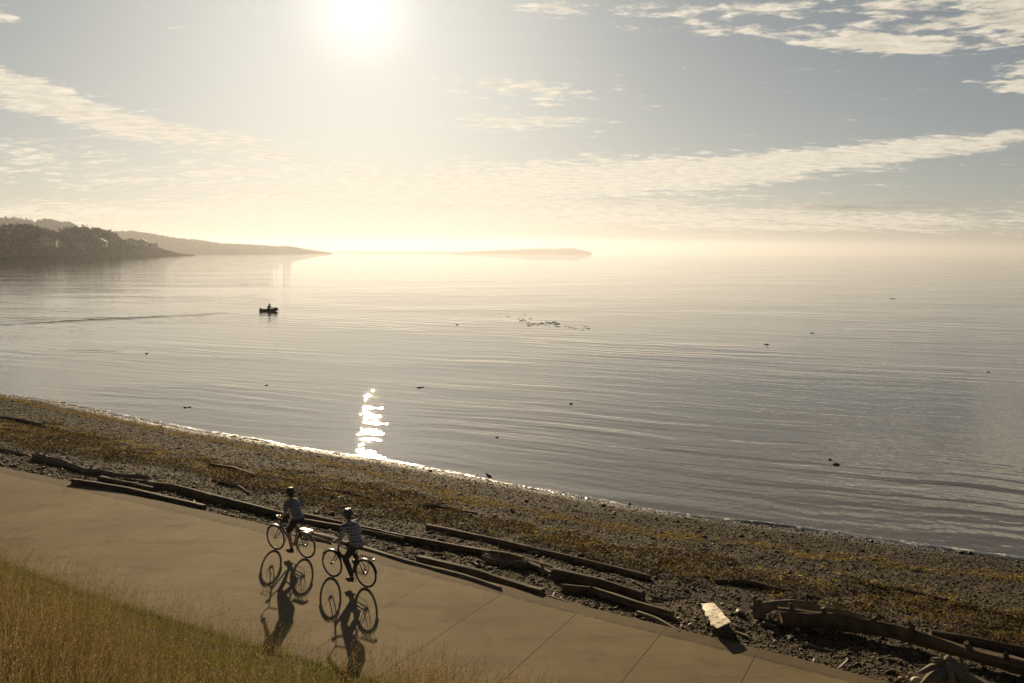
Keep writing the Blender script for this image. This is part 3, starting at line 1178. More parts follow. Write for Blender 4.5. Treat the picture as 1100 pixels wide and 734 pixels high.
def stump():
    q = land(1018, 728, .2)
    z = hz(q[0], q[1])
    root = empty('tree_stump', (q[0], q[1], z), 0, 'gnarled grey root stump at the bottom right corner of the beach', 'stump')
    lr = np.random.default_rng(9)
    log_mesh('trunk', [(.05, .1, .30), (.25, -.15, .22), (.55, -.5, .12), (.8, -.85, .05)], .24, .16, WOOD['grey'], root, 0, .25, 31)
    for i, (x, y, zz, rr) in enumerate([(-.62, -.1, .02, .05), (-.45, .12, .22, .05), (-.2, .2, .42, .055), (.12, .25, .46, .05), (.42, .12, .30, .05), (-.5, -.3, .0, .06), (.3, .3, .1, .05), (-.1, -.45, .0, .08)]):
        mid = (x * .45, y * .45 + .02, .30 + zz * .35)
        log_mesh('root', [(.05, .05, .28), mid, (x * .8, y * .8, zz * .9 + .08), (x, y, zz)], .10, rr * .6, WOOD['grey'], root, 0, .3, 40 + i, sides=10)


big_log()
stump()


def plank():
    a, b, c, d = [land(x, y, h) for x, y, h in [(752, 649, .08), (766, 647, .19), (785, 669, .36), (768, 676, .25)]]
    up = lambda p, h: Vector((p[0], p[1], hz(p[0], p[1]) + h))
    A, B, C, D = up(a, .08), up(b, .19), up(c, .36), up(d, .25)
    mb = MB()
    n = 14
    top, bot = [], []
    lr = np.random.default_rng(2)
    for i in range(n + 1):
        t = i / n
        l = A.lerp(D, t) + Vector((lr.normal(0, .022), lr.normal(0, .022), 0))
        r_ = B.lerp(C, t) + Vector((lr.normal(0, .012), lr.normal(0, .012), 0))
        m = (l + r_) / 2 + Vector((0, 0, .02 * math.sin(t * 7)))
        row = [mb.bm.verts.new(p) for p in (l, m, r_)]
        rowb = [mb.bm.verts.new(Vector(p.co) - Vector((0, 0, .035))) for p in row]
        top.append(row)
        bot.append(rowb)
    for i in range(n):
        for j in range(2):
            mb.bm.faces.new((top[i][j], top[i][j + 1], top[i + 1][j + 1], top[i + 1][j]))
            mb.bm.faces.new((bot[i][j], bot[i + 1][j], bot[i + 1][j + 1], bot[i][j + 1]))
        mb.bm.faces.new((top[i][0], top[i + 1][0], bot[i + 1][0], bot[i][0]))
        mb.bm.faces.new((top[i][2], bot[i][2], bot[i + 1][2], top[i + 1][2]))
    for k in (0, n):
        for j in range(2):
            mb.bm.faces.new((top[k][j], top[k][j + 1], bot[k][j + 1], bot[k][j]))
    m, g, bs = mat('bleached plank')
    p = g.node('ShaderNodeTexCoord').outputs['Object']
    nz = g.noise(p, 9.0, 4, .6)
    gr = g.noise(g.map(p, rot=(0, 0, R(40)), scale=(1, 8, 1)), 7, 4, .6)
    c_ = g.mix(g.ss(gr, .3, .7), (.62, .52, .36), (.85, .76, .58))
    c_ = g.mix(g.ss(nz, .50, .58), c_, (.20, .14, .08))
    g.put(bs.inputs['Base Color'], c_)
    bs.inputs['Roughness'].default_value = .38
    bs.inputs['Specular IOR Level'].default_value = .3
    o = mb.build('plank', m, None)
    # two blocks of wood it leans on
    tag(o, 'broad bleached plank, almost white in the sun, tilted on the dark shingle', 'plank')
    q = (C + D) / 2 + Vector((-.06, .12, -.08))
    s = log_mesh('drift_log', [(q.x - .12, q.y + .02, q.z - .14), (q.x + .14, q.y - .02, q.z - .13)], .07, .07, WOOD['dark'], None, .3, .2, 77)
    tag(s, 'dark stub of wood propping up the near end of the bleached plank', 'driftwood log', 'driftwood logs lying along the beach')


plank()


def scraps():
    P, dO, dS = beach_points(60000)
    pp, _ = project(np.column_stack([P, height(P)]))
    k = (rng.random(len(P)) < np.clip(1.1 - dO / 3.2, .03, 1) * .30) & (pp[:, 0] > -40) & (pp[:, 0] < 1140) & (pp[:, 1] < 750)
    P = P[k]
    lr = np.random.default_rng(12)
    Vs, Fs, UVs = [], [], []
    off = 0
    sh = 0.0
    for i, q in enumerate(P):
        L = lr.lognormal(math.log(.14), .6)
        r_ = min(.035, L * lr.uniform(.04, .16))
        a = lr.normal(-.55, .8)
        d = np.array([math.cos(a), math.sin(a), lr.normal(0, .08)])
        c = np.array([q[0], q[1], hz(q[0], q[1]) + r_ * .7])
        s_ = np.cross(d, [0, 0, 1.0]); s_ /= np.linalg.norm(s_)
        u_ = np.cross(s_, d)
        bend = s_ * lr.normal(0, L * .12)
        ring = []
        for t, rr, b in ((-.5, .5, 0), (-.1, 1, 1), (.25, .9, .8), (.5, .3, 0)):
            for kk in range(5):
                an = 2 * PI * kk / 5
                ring.append(c + d * t * L + bend * b + (s_ * math.cos(an) + u_ * math.sin(an)) * r_ * rr)
        Vs.append(np.array(ring))
        f = []
        for j in range(3):
            for kk in range(5):
                f.append([off + j * 5 + kk, off + j * 5 + (kk + 1) % 5, off + (j + 1) * 5 + (kk + 1) % 5, off + (j + 1) * 5 + kk])
        Fs.append(f)
        off += 20
    m, g, b = mat('wood scraps')
    g.put(b.inputs['Base Color'], g.ramp(island(g), [(0, (.05, .036, .022)), (.5, (.15, .11, .07)), (.85, (.32, .26, .18)), (1, (.62, .53, .38))]))
    b.inputs['Roughness'].default_value = .7
    o = np_mesh('driftwood_scraps', np.vstack(Vs), np.vstack([np.array(f) for f in Fs]), m)
    tag(o, 'scattered small sticks and wood chips among the logs beside the path', 'wood scraps', kind='stuff')
    print('scraps', len(P))


scraps()


# loose stones one can pick out
def stones():
    mt = [simple('pale stone', (.55, .49, .38), .6, var=.2, scale=14), simple('dark stone', (.09, .08, .065), .55, var=.3, scale=14)]
    lst = [(13, 467, .14, 0, 'round pale stone by the seaweed at the far left'), (603, 643, .07, 0, 'small white piece of litter between the logs and the path'),  # the white litter by the logs is built as a pale stone
           (327, 527, .16, 0, 'pale flat stone beside the head of the grey-shirted cyclist'), (776, 649, .09, 0, 'small white stone just above the bleached plank'),
           (730, 665, .10, 0, 'pale stone left of the bleached plank'), (742, 672, .11, 0, 'pale stone below left of the bleached plank'),
           (795, 658, .22, 1, 'large dark stone right of the bleached plank'), (822, 671, .2, 1, 'dark stone below the root plate of the biggest log'),
           (856, 676, .12, 0, 'pale stone just below the middle of the biggest log'), (827, 659, .11, 0, 'whitish stone wedged in the root plate of the biggest log'),
           (985, 731, .2, 0, 'pale stone at the foot of the root stump, bottom edge'), (1001, 729, .15, 0, 'pale stone beside the root stump trunk, bottom edge'),
           (364, 535, .13, 1, 'dark stone on the shingle above the front rider')]
    for i, (x, y, s, k, lab) in enumerate(lst):
        q = land(x, y, s * .3)
        b = bmesh.new()
        bmesh.ops.create_icosphere(b, subdivisions=3, radius=1)
        for v in b.verts:
            c = v.co
            f = 1 + .45 * (fbm(np.array([c.x * 1.3 + i * 3]), np.array([c.y * 1.3 + c.z]), i)[0] - .45)
            v.co = Vector((c.x * s * .6 * f, c.y * s * .45 * f, c.z * s * .36 * f))
        mb = MB()
        mb.merge(b, Matrix.Rotation(i * 1.3, 4, 'Z'))
        o = mb.build('stone', mt[k])
        o.location = (q[0], q[1], hz(q[0], q[1]) + s * .18)
        tag(o, lab, 'stone', 'loose stones on the beach')


stones()

# ------------------------------------------------------------------ bicycles
M_TYRE = simple('tyre rubber', (.022, .021, .02), .7, var=.2)
M_RIM = simple('brushed alloy', (.45, .44, .42), .3, .9, var=.1)
M_STEEL = simple('bright steel', (.62, .60, .56), .2, 1.0, var=.05)
M_BLACK = simple('black paint', (.018, .018, .02), .3, var=.1)
M_DGREY = simple('dark grey paint', (.05, .052, .058), .3, var=.1)
M_SILVER = simple('silver mudguard', (.68, .66, .62), .25, .75, var=.05)
M_SADDLE = simple('black vinyl', (.02, .019, .018), .5, var=.2)
M_LENS = simple('lamp glass', (.75, .74, .70), .1, .2)
M_RED = simple('red reflector', (.35, .02, .01), .2)
WB = 1.12
RW = .345
BBX, BBZ = .435, .275


def wheel(parent, x, front, guard, steer=0.0):
    w = MB().ring((x, 0, RW), RW - .019, .019, n=56, m=10).build('wheel', M_TYRE, parent)
    MB().ring((x, 0, RW), RW - .045, .011, n=56, m=8, sy=1.1).build('rim', M_RIM, w)
    sp = MB()
    for k in range(28):
        a = 2 * PI * k / 28
        b = a + (.35 if k % 2 else -.35)
        s = .028 if k % 4 < 2 else -.028
        sp.tube([(x + .028 * math.cos(b), s, RW + .028 * math.sin(b)), (x + (RW - .05) * math.cos(a), 0, RW + (RW - .05) * math.sin(a))], .0011, 4)
    sp.build('spokes', M_RIM, w)
    MB().tube([(x, -.06, RW), (x, -.035, RW), (x, -.03, RW), (x, .03, RW), (x, .035, RW), (x, .06, RW)], [.009, .012, .030, .030, .012, .009], 12).build('hub', M_RIM, w)
    return w


def bicycle(name_label, style):
    root = empty('bicycle', (0, 0, 0), 0, name_label, 'bicycle', 'bicycles ridden along the path')
    fm = M_DGREY if style == 1 else M_BLACK
    gm = M_SILVER if style == 1 else M_BLACK
    BB = (BBX, 0, BBZ)
    seat_top = (.265, 0, .80)
    ht, hb = (.865, 0, .90), (.915, 0, .70)
    f = MB()
    f.tube([BB, seat_top], .017, 10)
    if style == 1:
        f.tube([(hb[0], 0, hb[2] + .03), (.72, 0, .50), (.60, 0, .36), BB], .020, 10)
        f.tube([(ht[0] + .01, 0, ht[2] - .06), (.66, 0, .66), (.48, 0, .52), (.335, 0, .55)], .015, 10)
    else:
        f.tube([(hb[0], 0, hb[2] + .03), BB], .028, 10)
        f.tube([(ht[0] + .005, 0, ht[2] - .03), (.28, 0, .755)], .018, 10)
    f.tube([ht, hb], .022, 10)
    for s in (-1, 1):
        f.tube([(BBX, s * .03, BBZ), (.2, s * .055, .315), (0, s * .062, RW)], .011, 8)
        f.tube([(.285, s * .02, .74), (.15, s * .05, .56), (0, s * .062, RW)], .009, 8)
    f.tube([(BBX, -.045, BBZ), (BBX, .045, BBZ)], .026, 12)
    f.build('frame', fm, root)
    if style == 2:
        MB().box((.635, 0, .50), (.36, .075, .085), Matrix.Rotation(-math.atan2(.45, .44), 4, 'Y'), .015).build('battery_pack', M_BLACK, root)
    k = MB()
    k.tube([hb, (.93, 0, .66)], .02, 10)
    for s in (-1, 1):
        k.tube([(.925, s * .012, .675), (.93, s * .05, .66), (.965, s * .058, .56), (1.035, s * .06, .44), (WB, s * .062, RW)], [.014, .014, .013, .011, .009], 8)
    k.build('fork', fm, root)
    w1 = wheel(root, WB, True, gm)
    w0 = wheel(root, 0, False, gm)
    # mudguards
    for x, a0, a1 in ((0, R(-8), R(168)), (WB, R(28), R(190) if style == 1 else R(150))):
        g_ = MB().ring((x, 0, RW), RW + .018, .024, n=26, m=6, a0=a0, a1=a1, sy=1.0)
        for v in g_.bm.verts:      # flatten to a blade
            d = Vector((v.co.x - x, 0, v.co.z - RW))
            l = d.length
            t = RW + .018 + (l - RW - .018) * .18
            v.co = Vector((x, v.co.y, RW)) + d / l * t
        sg = g_
        o = sg.build('mudguard', gm, root)
        st = MB()
        for s in (-1, 1):
            for a in ((a0 + a1) / 2 + .5, a0 + .25):
                st.tube([(x, s * .055, RW), (x + (RW + .018) * math.cos(a), s * .024, RW + (RW + .018) * math.sin(a))], .0025, 5)
        st.build('stay', M_STEEL, o)
    # drive train
    ch = MB().ring((BBX, -.052, BBZ), .088, .006, n=32, m=6, sy=.5)
    for q in range(5):
        a = q * 2 * PI / 5
        ch.tube([(BBX, -.052, BBZ), (BBX + .086 * math.cos(a), -.052, BBZ + .086 * math.sin(a))], .006, 5)
    ch.build('chainring', M_STEEL, root)
    c = MB()
    c.tube([(BBX, -.05, BBZ + .09), (0, -.05, RW + .035)], .0045, 5)
    c.tube([(BBX, -.05, BBZ - .09), (.06, -.05, RW - .10), (0, -.05, RW - .035)], .0045, 5)
    c.build('chain', M_BLACK, root)
    a = CRANK[style]
    cd = (math.cos(a) * .17, math.sin(a) * .17)
    for s in (1, -1):
        e = (BBX + s * cd[0], s * .10, BBZ + s * cd[1])
        cr = MB().tube([(BBX, s * .055, BBZ), (BBX + s * cd[0], s * .075, BBZ + s * cd[1])], [.013, .010], 8).build('crank', M_STEEL, root)
        MB().box((e[0], s * .125, e[2]), (.09, .085, .022), None, .006).build('pedal', M_BLACK, cr)
    # saddle on its post
    sd = MB()

    def shape(v):
        w = .5 + .5 * math.tanh((-.05 - v.x) * 5)
        return Vector((v.x, v.y * (.28 + .72 * w), v.z - .25 * v.x * v.x * (1 if v.z > 0 else .2) + .15 * w))
    sd.ball((.245, 0, .935), (.145, .085, .035), None, 18, 12, shape)
    sdo = sd.build('saddle', M_SADDLE, root)
    MB().tube([seat_top, (.238, 0, .91)], .0135, 10).build('seat_post', M_STEEL, root)
    # bars
    hb_ = MB()
    if style == 1:
        path = [(.60, .29, 1.045), (.70, .285, 1.055), (.80, .22, 1.07), (.86, .08, 1.02), (.845, 0, 1.0)]
    else:
        path = [(.735, .31, 1.03), (.79, .20, 1.04), (.845, .06, 1.0), (.85, 0, .985)]
    full = path + [(x, -y, z) for x, y, z in path[-2::-1]]
    hb_.tube(full, .011, 10)
    hb_.tube([(.862, 0, .88), (.846, 0, .96), (.848, 0, 1.0)], .014, 10)
    hbo = hb_.build('handlebar', M_STEEL, root)
    for s in (1, -1):
        a_, b_ = Vector(path[0]), Vector(path[1])
        a_.y *= s
        b_.y *= s
        MB().tube([a_, a_.lerp(b_, .9 if style == 1 else .8)], .016, 10).build('grip', M_BLACK, hbo)
        MB().tube([(b_.x + .02, b_.y, b_.z), (b_.x + .05, b_.y + s * .02, b_.z - .03), (a_.x + .06, a_.y, a_.z - .03)], .005, 6).build('brake_lever', M_STEEL, hbo)
    # front lamp
    lp = MB().tube([(.90, 0, .91), (.93, 0, .915), (.955, 0, .918)], [.018, .032, .034], 14).build('headlight', M_STEEL, root)
    MB().ball((.955, 0, .918), (.008, .031, .031)).build('lens', M_LENS, lp)
    # rear carrier
    rk = MB()
    rz = .755
    for s in (-1, 1):
        rk.tube([(.20, s * .045, rz - .03), (.16, s * .06, rz), (-.22, s * .06, rz), (-.25, s * .045, rz)], .006, 6)
        rk.tube([(-.06, s * .062, rz), (0, s * .068, RW)], .005, 6)
        rk.tube([(-.18, s * .062, rz), (0, s * .068, RW)], .005, 6)
    for x in (-.24, -.12, 0, .12):
        rk.tube([(x, -.06, rz), (x, .06, rz)], .005, 6)
    rk.tube([(-.24, -.015, rz + .004), (.18, -.015, rz + .004)], .005, 6)
    rk.tube([(-.24, .015, rz + .004), (.18, .015, rz + .004)], .005, 6)
    rko = rk.build('rear_rack', M_STEEL if style == 1 else M_BLACK, root)
    MB().box((-.262, 0, rz - .02), (.018, .07, .045), None, .005).build('reflector', M_RED, rko)
    if style == 1:      # wicker-less front carrier with bag and a small rack plate
        b = MB()
        b.box((-.03, 0, rz + .02), (.36, .13, .018), None, .006)
        b.build('rack_plate', M_SILVER, rko)
        fr = MB()
        for s in (-1, 1):
            fr.tube([(.90, s * .08, .80), (1.14, s * .08, .80), (1.16, 0, .80)], .006, 6)
            fr.tube([(1.08, s * .08, .80), (WB, s * .068, RW)], .005, 6)
        fr.tube([(1.0, -.08, .80), (1.0, .08, .80)], .005, 6)
        fr.build('front_rack', M_STEEL, root)
    MB().tube([(.30, .05, .26), (.20, .12, .02 + .1)], .008, 6).build('kickstand', M_STEEL, root)
    return root


CRANK = {1: R(-78), 2: R(-98)}          # angle of the left crank


# ------------------------------------------------------------------ people
def rings_mesh(bm, segs, n=16):
    """closed frustum with rounded ends: segs = list of (centre, (ra, rb), axis frame)"""
    pass


def capsule(bm, p, r, q, s, n=14, flat=1.0):
    p, q = Vector(p), Vector(q)
    d = q - p
    L = d.length
    if L < 1e-6:
        d = Vector((0, 0, 1)); L = 1e-6
    t = d.normalized()
    ref = Vector((0, 1, 0)) if abs(t.y) < .9 else Vector((1, 0, 0))
    e1 = (ref - t * ref.dot(t)).normalized()
    e2 = t.cross(e1)
    prof = []
    for i in range(1, 5):
        a = PI / 2 * i / 5
        prof.append((-r * math.cos(a), r * math.sin(a)))
    prof.append((0, r))
    prof.append((L, s))
    for i in range(4, 0, -1):
        a = PI / 2 * i / 5
        prof.append((L + s * math.cos(a), s * math.sin(a)))
    rings = [[bm.verts.new(p + t * z + (e1 * math.cos(2 * PI * k / n) + e2 * math.sin(2 * PI * k / n) * flat) * rr) for k in range(n)] for z, rr in prof]
    a = bm.verts.new(p - t * r)
    b = bm.verts.new(q + t * s)
    for k in range(n):
        bm.faces.new((a, rings[0][(k + 1) % n], rings[0][k]))
        bm.faces.new((b, rings[-1][k], rings[-1][(k + 1) % n]))
    for A, B in zip(rings, rings[1:]):
        for k in range(n):
            bm.faces.new((A[k], A[(k + 1) % n], B[(k + 1) % n], B[k]))


def ellip(bm, c, size, rot=None):
    b = bmesh.new()
    bmesh.ops.create_uvsphere(b, u_segments=20, v_segments=14, radius=1.0)
    M = Matrix.Translation(c) @ (rot or Matrix()) @ Matrix.Diagonal((*size, 1))
    mp = {v: bm.verts.new(M @ v.co) for v in b.verts}
    for f in b.faces: bm.faces.new([mp[v] for v in f.verts])
    b.free()


def fuse(name, bm, material, parent, voxel=.007, smooth=4, cut=None):
    """melt overlapping solids into one continuous skin"""
    bmesh.ops.recalc_face_normals(bm, faces=bm.faces[:])
    me = bpy.data.meshes.new('raw')
    bm.to_mesh(me)
    bm.free()
    t = bpy.data.objects.new('raw', me)
    COL.objects.link(t)
    m = t.modifiers.new('r', 'REMESH')
    m.mode = 'VOXEL'
    m.voxel_size = voxel
    s = t.modifiers.new('s', 'SMOOTH')
    s.iterations = smooth
    s.factor = .5
    dg = bpy.context.evaluated_depsgraph_get()
    dg.update()
    me2 = bpy.data.meshes.new_from_object(t.evaluated_get(dg))
    bpy.data.objects.remove(t)
    bpy.data.meshes.remove(me)
    me2.name = name
    for p in me2.polygons: p.use_smooth = True
    if cut:
        b = bmesh.new()
        b.from_mesh(me2)
        for co, no in cut:
            bmesh.ops.bisect_plane(b, geom=b.verts[:] + b.edges[:] + b.faces[:], plane_co=co, plane_no=no, clear_outer=True)
        b.to_mesh(me2)
        b.free()
    me2.materials.clear()
    me2.materials.append(material)
    o = bpy.data.objects.new(name, me2)
    COL.objects.link(o)
    if parent: o.parent = parent
    return o


SKIN = simple('skin', (.52, .32, .22), .5, var=.12, scale=10)
HAIR = simple('brown hair', (.045, .028, .018), .6, var=.4, scale=60)
SHOE = simple('dark shoe', (.06, .055, .05), .6, var=.3)
SOLE = simple('shoe sole', (.35, .33, .29), .7)
HELM = simple('black helmet shell', (.04, .04, .042), .25, var=.1)
HELM2 = simple('grey helmet shell', (.10, .10, .10), .25, var=.1)
TEE = simple('slate blue grey cotton', (.24, .27, .33), .85, var=.18, scale=9, bump=.03)
SHORTS = simple('black shorts cloth', (.035, .035, .04), .85, var=.2)
TROUS = simple('dark trousers cloth', (.05, .05, .065), .85, var=.2)


def mat_plaid():
    m, g, b = mat('blue checked cotton')
    p = g.node('ShaderNodeTexCoord').outputs['Object']
    x, y, z = g.xyz(p)

    def stripes(a, f, lo, hi):
        return g.ss(g.m('ABSOLUTE', g.sub(g.m('FRACT', g.mul(a, f)), .5)), lo, hi)
    around = g.m('ARCTAN2', y, g.sub(x, .33))
    h = stripes(z, 13.5, .20, .24)
    v = stripes(around, 2.9, .20, .24)
    h2 = g.sub(1.0, stripes(z, 13.5, .03, .05))
    v2 = g.sub(1.0, stripes(around, 2.9, .03, .05))
    c = g.mix(g.mul(g.add(h, v), .5), (.58, .57, .60), (.07, .10, .24))
    c = g.mix(g.mul(g.m('MAXIMUM', h2, v2), .7), c, (.62, .60, .58))
    g.put(b.inputs['Base Color'], c)
    b.inputs['Roughness'].default_value = .85
    return m


PLAID = mat_plaid()


def ik(a, b, l1, l2, bend):
    a, b = Vector(a), Vector(b)
    d = b - a
    D = min(d.length, (l1 + l2) * .999)
    t = d.normalized()
    x = (l1 * l1 - l2 * l2 + D * D) / (2 * D)
    h = math.sqrt(max(l1 * l1 - x * x, 0))
    n = (Vector(bend) - t * Vector(bend).dot(t)).normalized()
    return a + t * x + n * h


def rider(style, label):
    root = empty('person', (0, 0, 0), 0, label, 'person', 'cyclists riding on the path')
    a = CRANK[style]
    hipc = Vector((.262, 0, 1.01))
    lean = .34
    sc = 1.0 if style == 1 else 1.04
    chest = hipc + Vector((.145, 0, .325)) * sc
    neckb = hipc + Vector((.215 if style == 1 else .235, 0, .465)) * sc
    shz = neckb - Vector((.0, 0, .045))
    head = neckb + Vector((.055, 0, .17))
    sh = .175 if style == 1 else .19
    grip = [Vector((.645, .288, 1.075)), Vector((.755, .27, 1.06))][style - 1]
    J = {}
    for s in (1, -1):
        hip = hipc + Vector((.01, s * .09, -.03))
        cr = (BBX + s * math.cos(a) * .17, s * .125, BBZ + s * math.sin(a) * .17 + .012)
        ankle = Vector((cr[0] - .075, cr[1] - s * .005, cr[2] + .115))
        toe = Vector((cr[0] + .085, cr[1] + s * .01, cr[2] + .035))
        heel = Vector((cr[0] - .12, cr[1], cr[2] + .05))
        ball = Vector((cr[0] + .02, cr[1] + s * .005, cr[2] + .035))
        knee = ik(hip, ankle, .43 * sc, .42 * sc, (1, s * .1, .15))
        shd = shz + Vector((-.005, s * sh, 0))
        wrist = grip + Vector((-.055, -.005 if style == 2 else 0, .025))
        wrist.y *= s
        elb = ik(shd, wrist, .285, .255, (-.15, s * .6, -1))
        J[s] = dict(hip=hip, ankle=ankle, toe=toe, heel=heel, ball=ball, knee=knee, shd=shd, wrist=wrist, elb=elb)

    # ---- the body, one skin
    bm = bmesh.new()
    ellip(bm, hipc + Vector((0, 0, .02)), (.115, .155, .12))
    ellip(bm, (hipc + chest) / 2 + Vector((0, 0, -.02)), (.10, .13, .17), Matrix.Rotation(lean, 4, 'Y'))
    ellip(bm, chest + Vector((0, 0, .02)), (.115, .16, .17), Matrix.Rotation(lean + .1, 4, 'Y'))
    capsule(bm, shz + Vector((-.005, -sh * .8, 0)), .065, shz + Vector((-.005, sh * .8, 0)), .065)
    capsule(bm, neckb - Vector((.01, 0, .04)), .062, head - Vector((.02, 0, .06)), .052)
    # head: skull, face, jaw, nose, ears
    H = head
    ellip(bm, H + Vector((0, 0, .02)), (.098, .076, .10))
    ellip(bm, H + Vector((.035, 0, -.035)), (.062, .058, .085))
    ellip(bm, H + Vector((.058, 0, -.088)), (.030, .032, .025))
    capsule(bm, H + Vector((.094, 0, .0)), .010, H + Vector((.112, 0, -.035)), .015, 8)
    ellip(bm, H + Vector((.090, 0, -.068)), (.012, .026, .010))
    for s in (1, -1):
        ellip(bm, H + Vector((.0, s * .076, -.012)), (.020, .010, .032))
        ellip(bm, H + Vector((.072, s * .034, .022)), (.022, .022, .008))
        j = J[s]
        capsule(bm, j['shd'], .056, j['elb'], .040)
        capsule(bm, j['elb'], .041, j['wrist'], .027)
        palm0 = j['wrist']
        g0 = grip.copy(); g0.y *= s
        pc = g0 + Vector((-.012, 0, .018))
        capsule(bm, palm0, .025, pc + Vector((0, -s * .022, 0)), .019)
        capsule(bm, palm0, .025, pc + Vector((0, s * .022, 0)), .019)
        axis_y = s
        for f in range(4):
            yy = (-.033 + .022 * f) * s
            ln = (.9, 1.0, .95, .8)[f]
            b0 = pc + Vector((.010, yy, .004))
            b1 = b0 + Vector((.030 * ln, 0, -.006))
            b2 = b1 + Vector((.012, 0, -.026 * ln))
            b3 = b2 + Vector((-.022 * ln, 0, -.012))
            capsule(bm, b0, .0095, b1, .009, 8)
            capsule(bm, b1, .009, b2, .0085, 8)
            capsule(bm, b2, .0085, b3, .0075, 8)
        t0 = pc + Vector((-.022, -s * .030, -.002))
        t1 = t0 + Vector((.018, -s * .010, -.024))
        t2 = t1 + Vector((.024, s * .004, -.012))
        capsule(bm, t0, .012, t1, .010, 8)
        capsule(bm, t1, .010, t2, .008, 8)
        capsule(bm, j['hip'], .088, j['knee'], .056)
        c1 = j['knee'].lerp(j['ankle'], .3) + Vector((-.018, 0, 0))
        capsule(bm, j['knee'], .053, c1, .055)
        capsule(bm, c1, .054, j['ankle'], .034)
        capsule(bm, j['ankle'], .034, j['heel'] + Vector((.02, 0, 0)), .03)
        capsule(bm, j['ankle'], .034, j['ball'], .028)
        capsule(bm, j['ball'], .030, j['toe'] + Vector((-.02, 0, 0)), .024)
    body = fuse('body', bm, SKIN, root, .0075, 3)

    # ---- clothes
    up = Vector((0, 0, 1))
    bm = bmesh.new()
    fat = 1.0 if style == 1 else 1.09
    ellip(bm, hipc + Vector((-.005, 0, .06 if style == 1 else .03)), (.135 * fat, .172 * fat, .10 if style == 1 else .13))
    ellip(bm, (hipc + chest) / 2, (.125 * fat, .152 * fat, .19), Matrix.Rotation(lean, 4, 'Y'))
    ellip(bm, chest + Vector((-.004, 0, .02)), (.135 * fat, .178 * fat, .185), Matrix.Rotation(lean + .1, 4, 'Y'))
    capsule(bm, shz + Vector((-.005, -sh * .8, -.005)), .078, shz + Vector((-.005, sh * .8, -.005)), .078)
    capsule(bm, shz + Vector((.01, 0, 0)), .075, shz + Vector((.02, 0, .05)), .062)
    cuts = []
    for s in (1, -1):
        j = J[s]
        if style == 1:
            e = j['shd'].lerp(j['elb'], .62)
            capsule(bm, j['shd'], .074, e, .064)
        else:
            w = j['elb'].lerp(j['wrist'], .86)
            capsule(bm, j['shd'], .076, j['elb'], .058)
            capsule(bm, j['elb'], .058, w, .038)
    o = fuse('shirt', bm, TEE if style == 1 else PLAID, root, .008, 3)
    if style == 2:
        b = bmesh.new()
        capsule(b, neckb + Vector((-.012, 0, -.01)), .068, neckb + Vector((.0, 0, .018)), .064)
        fuse('collar', b, PLAID, o, .007, 2)
        o.children[0].name = 'collar'
    bm = bmesh.new()
    ellip(bm, hipc + Vector((0, 0, .0)), (.142, .180, .105))
    for s in (1, -1):
        j = J[s]
        if style == 1:
            capsule(bm, j['hip'], .104, j['hip'].lerp(j['knee'], .80), .080)
        else:
            capsule(bm, j['hip'], .104, j['knee'], .072)
            c1 = j['knee'].lerp(j['ankle'], .4) + Vector((-.015, 0, 0))
            capsule(bm, j['knee'], .072, c1, .068)
            capsule(bm, c1, .068, j['ankle'].lerp(j['knee'], .10), .052)
    fuse('shorts' if style == 1 else 'trousers', bm, SHORTS if style == 1 else TROUS, root, .008, 3)
    for s in (1, -1):
        j = J[s]
        bm = bmesh.new()
        capsule(bm, j['heel'] + Vector((.01, 0, .0)), .036, j['ball'], .040)
        capsule(bm, j['ball'], .040, j['toe'], .030)
        capsule(bm, j['heel'] + Vector((.015, 0, .01)), .037, j['ankle'] + Vector((-.005, 0, -.03)), .043)
        sh_ = fuse('shoe', bm, SHOE, root, .007, 2)
        MB().box((j['heel'].lerp(j['toe'], .5) + Vector((.0, 0, -.032))), (.275, .085, .018), None, .006).build('sole', SOLE, sh_)
        if style == 1:
            bm = bmesh.new()
            capsule(bm, j['ankle'] + Vector((0, 0, -.03)), .040, j['ankle'].lerp(j['knee'], .16), .041)
            fuse('sock', bm, SOLE, root, .007, 1)

    # ---- hair and helmet
    bm = bmesh.new()
    ellip(bm, H + Vector((-.018, 0, .012)), (.095, .083, .098))
    capsule(bm, H + Vector((-.05, 0, -.01)), .055, H + Vector((-.05, 0, -.07)), .042)
    fuse('hair', bm, HAIR, root, .008, 2, cut=[(H + Vector((.045, 0, 0)), Vector((1, 0, .2)))])
    hm = HELM if style == 1 else HELM2
    mb = MB()
    N, Mr = 40, 16
    C = H + Vector((-.004, 0, .048))
    grid = []
    for i in range(Mr + 1):
        ph = PI / 2 * (1 - i / Mr * 1.08)
        row = []
        for k in range(N):
            th = 2 * PI * k / N
            x = math.cos(th) * math.cos(ph)
            y = math.sin(th) * math.cos(ph)
            z = math.sin(ph)
            rib = 1 + .035 * math.cos(y * 26) * (1 if z > .1 else .3)
            row.append(mb.bm.verts.new(C + Vector((x * .142 * rib - .012 * (z < .2) * (x < 0), y * .105 * rib, z * .105 * rib - .012 * x * (1 - z)))))
            if i == 0: break
        grid.append(row)
    for k in range(N):
        mb.bm.faces.new((grid[0][0], grid[1][k], grid[1][(k + 1) % N]))
    for i in range(1, Mr):
        for k in range(N):
            # vents: leave slots open between the ribs
            th = 2 * PI * (k + .5) / N
            mb.bm.faces.new((grid[i][k], grid[i + 1][k], grid[i + 1][(k + 1) % N], grid[i][(k + 1) % N]))
    ho = mb.build('helmet', hm, root)
    sm = ho.modifiers.new('thickness', 'SOLIDIFY')
    sm.thickness = -.016
    vt = MB()
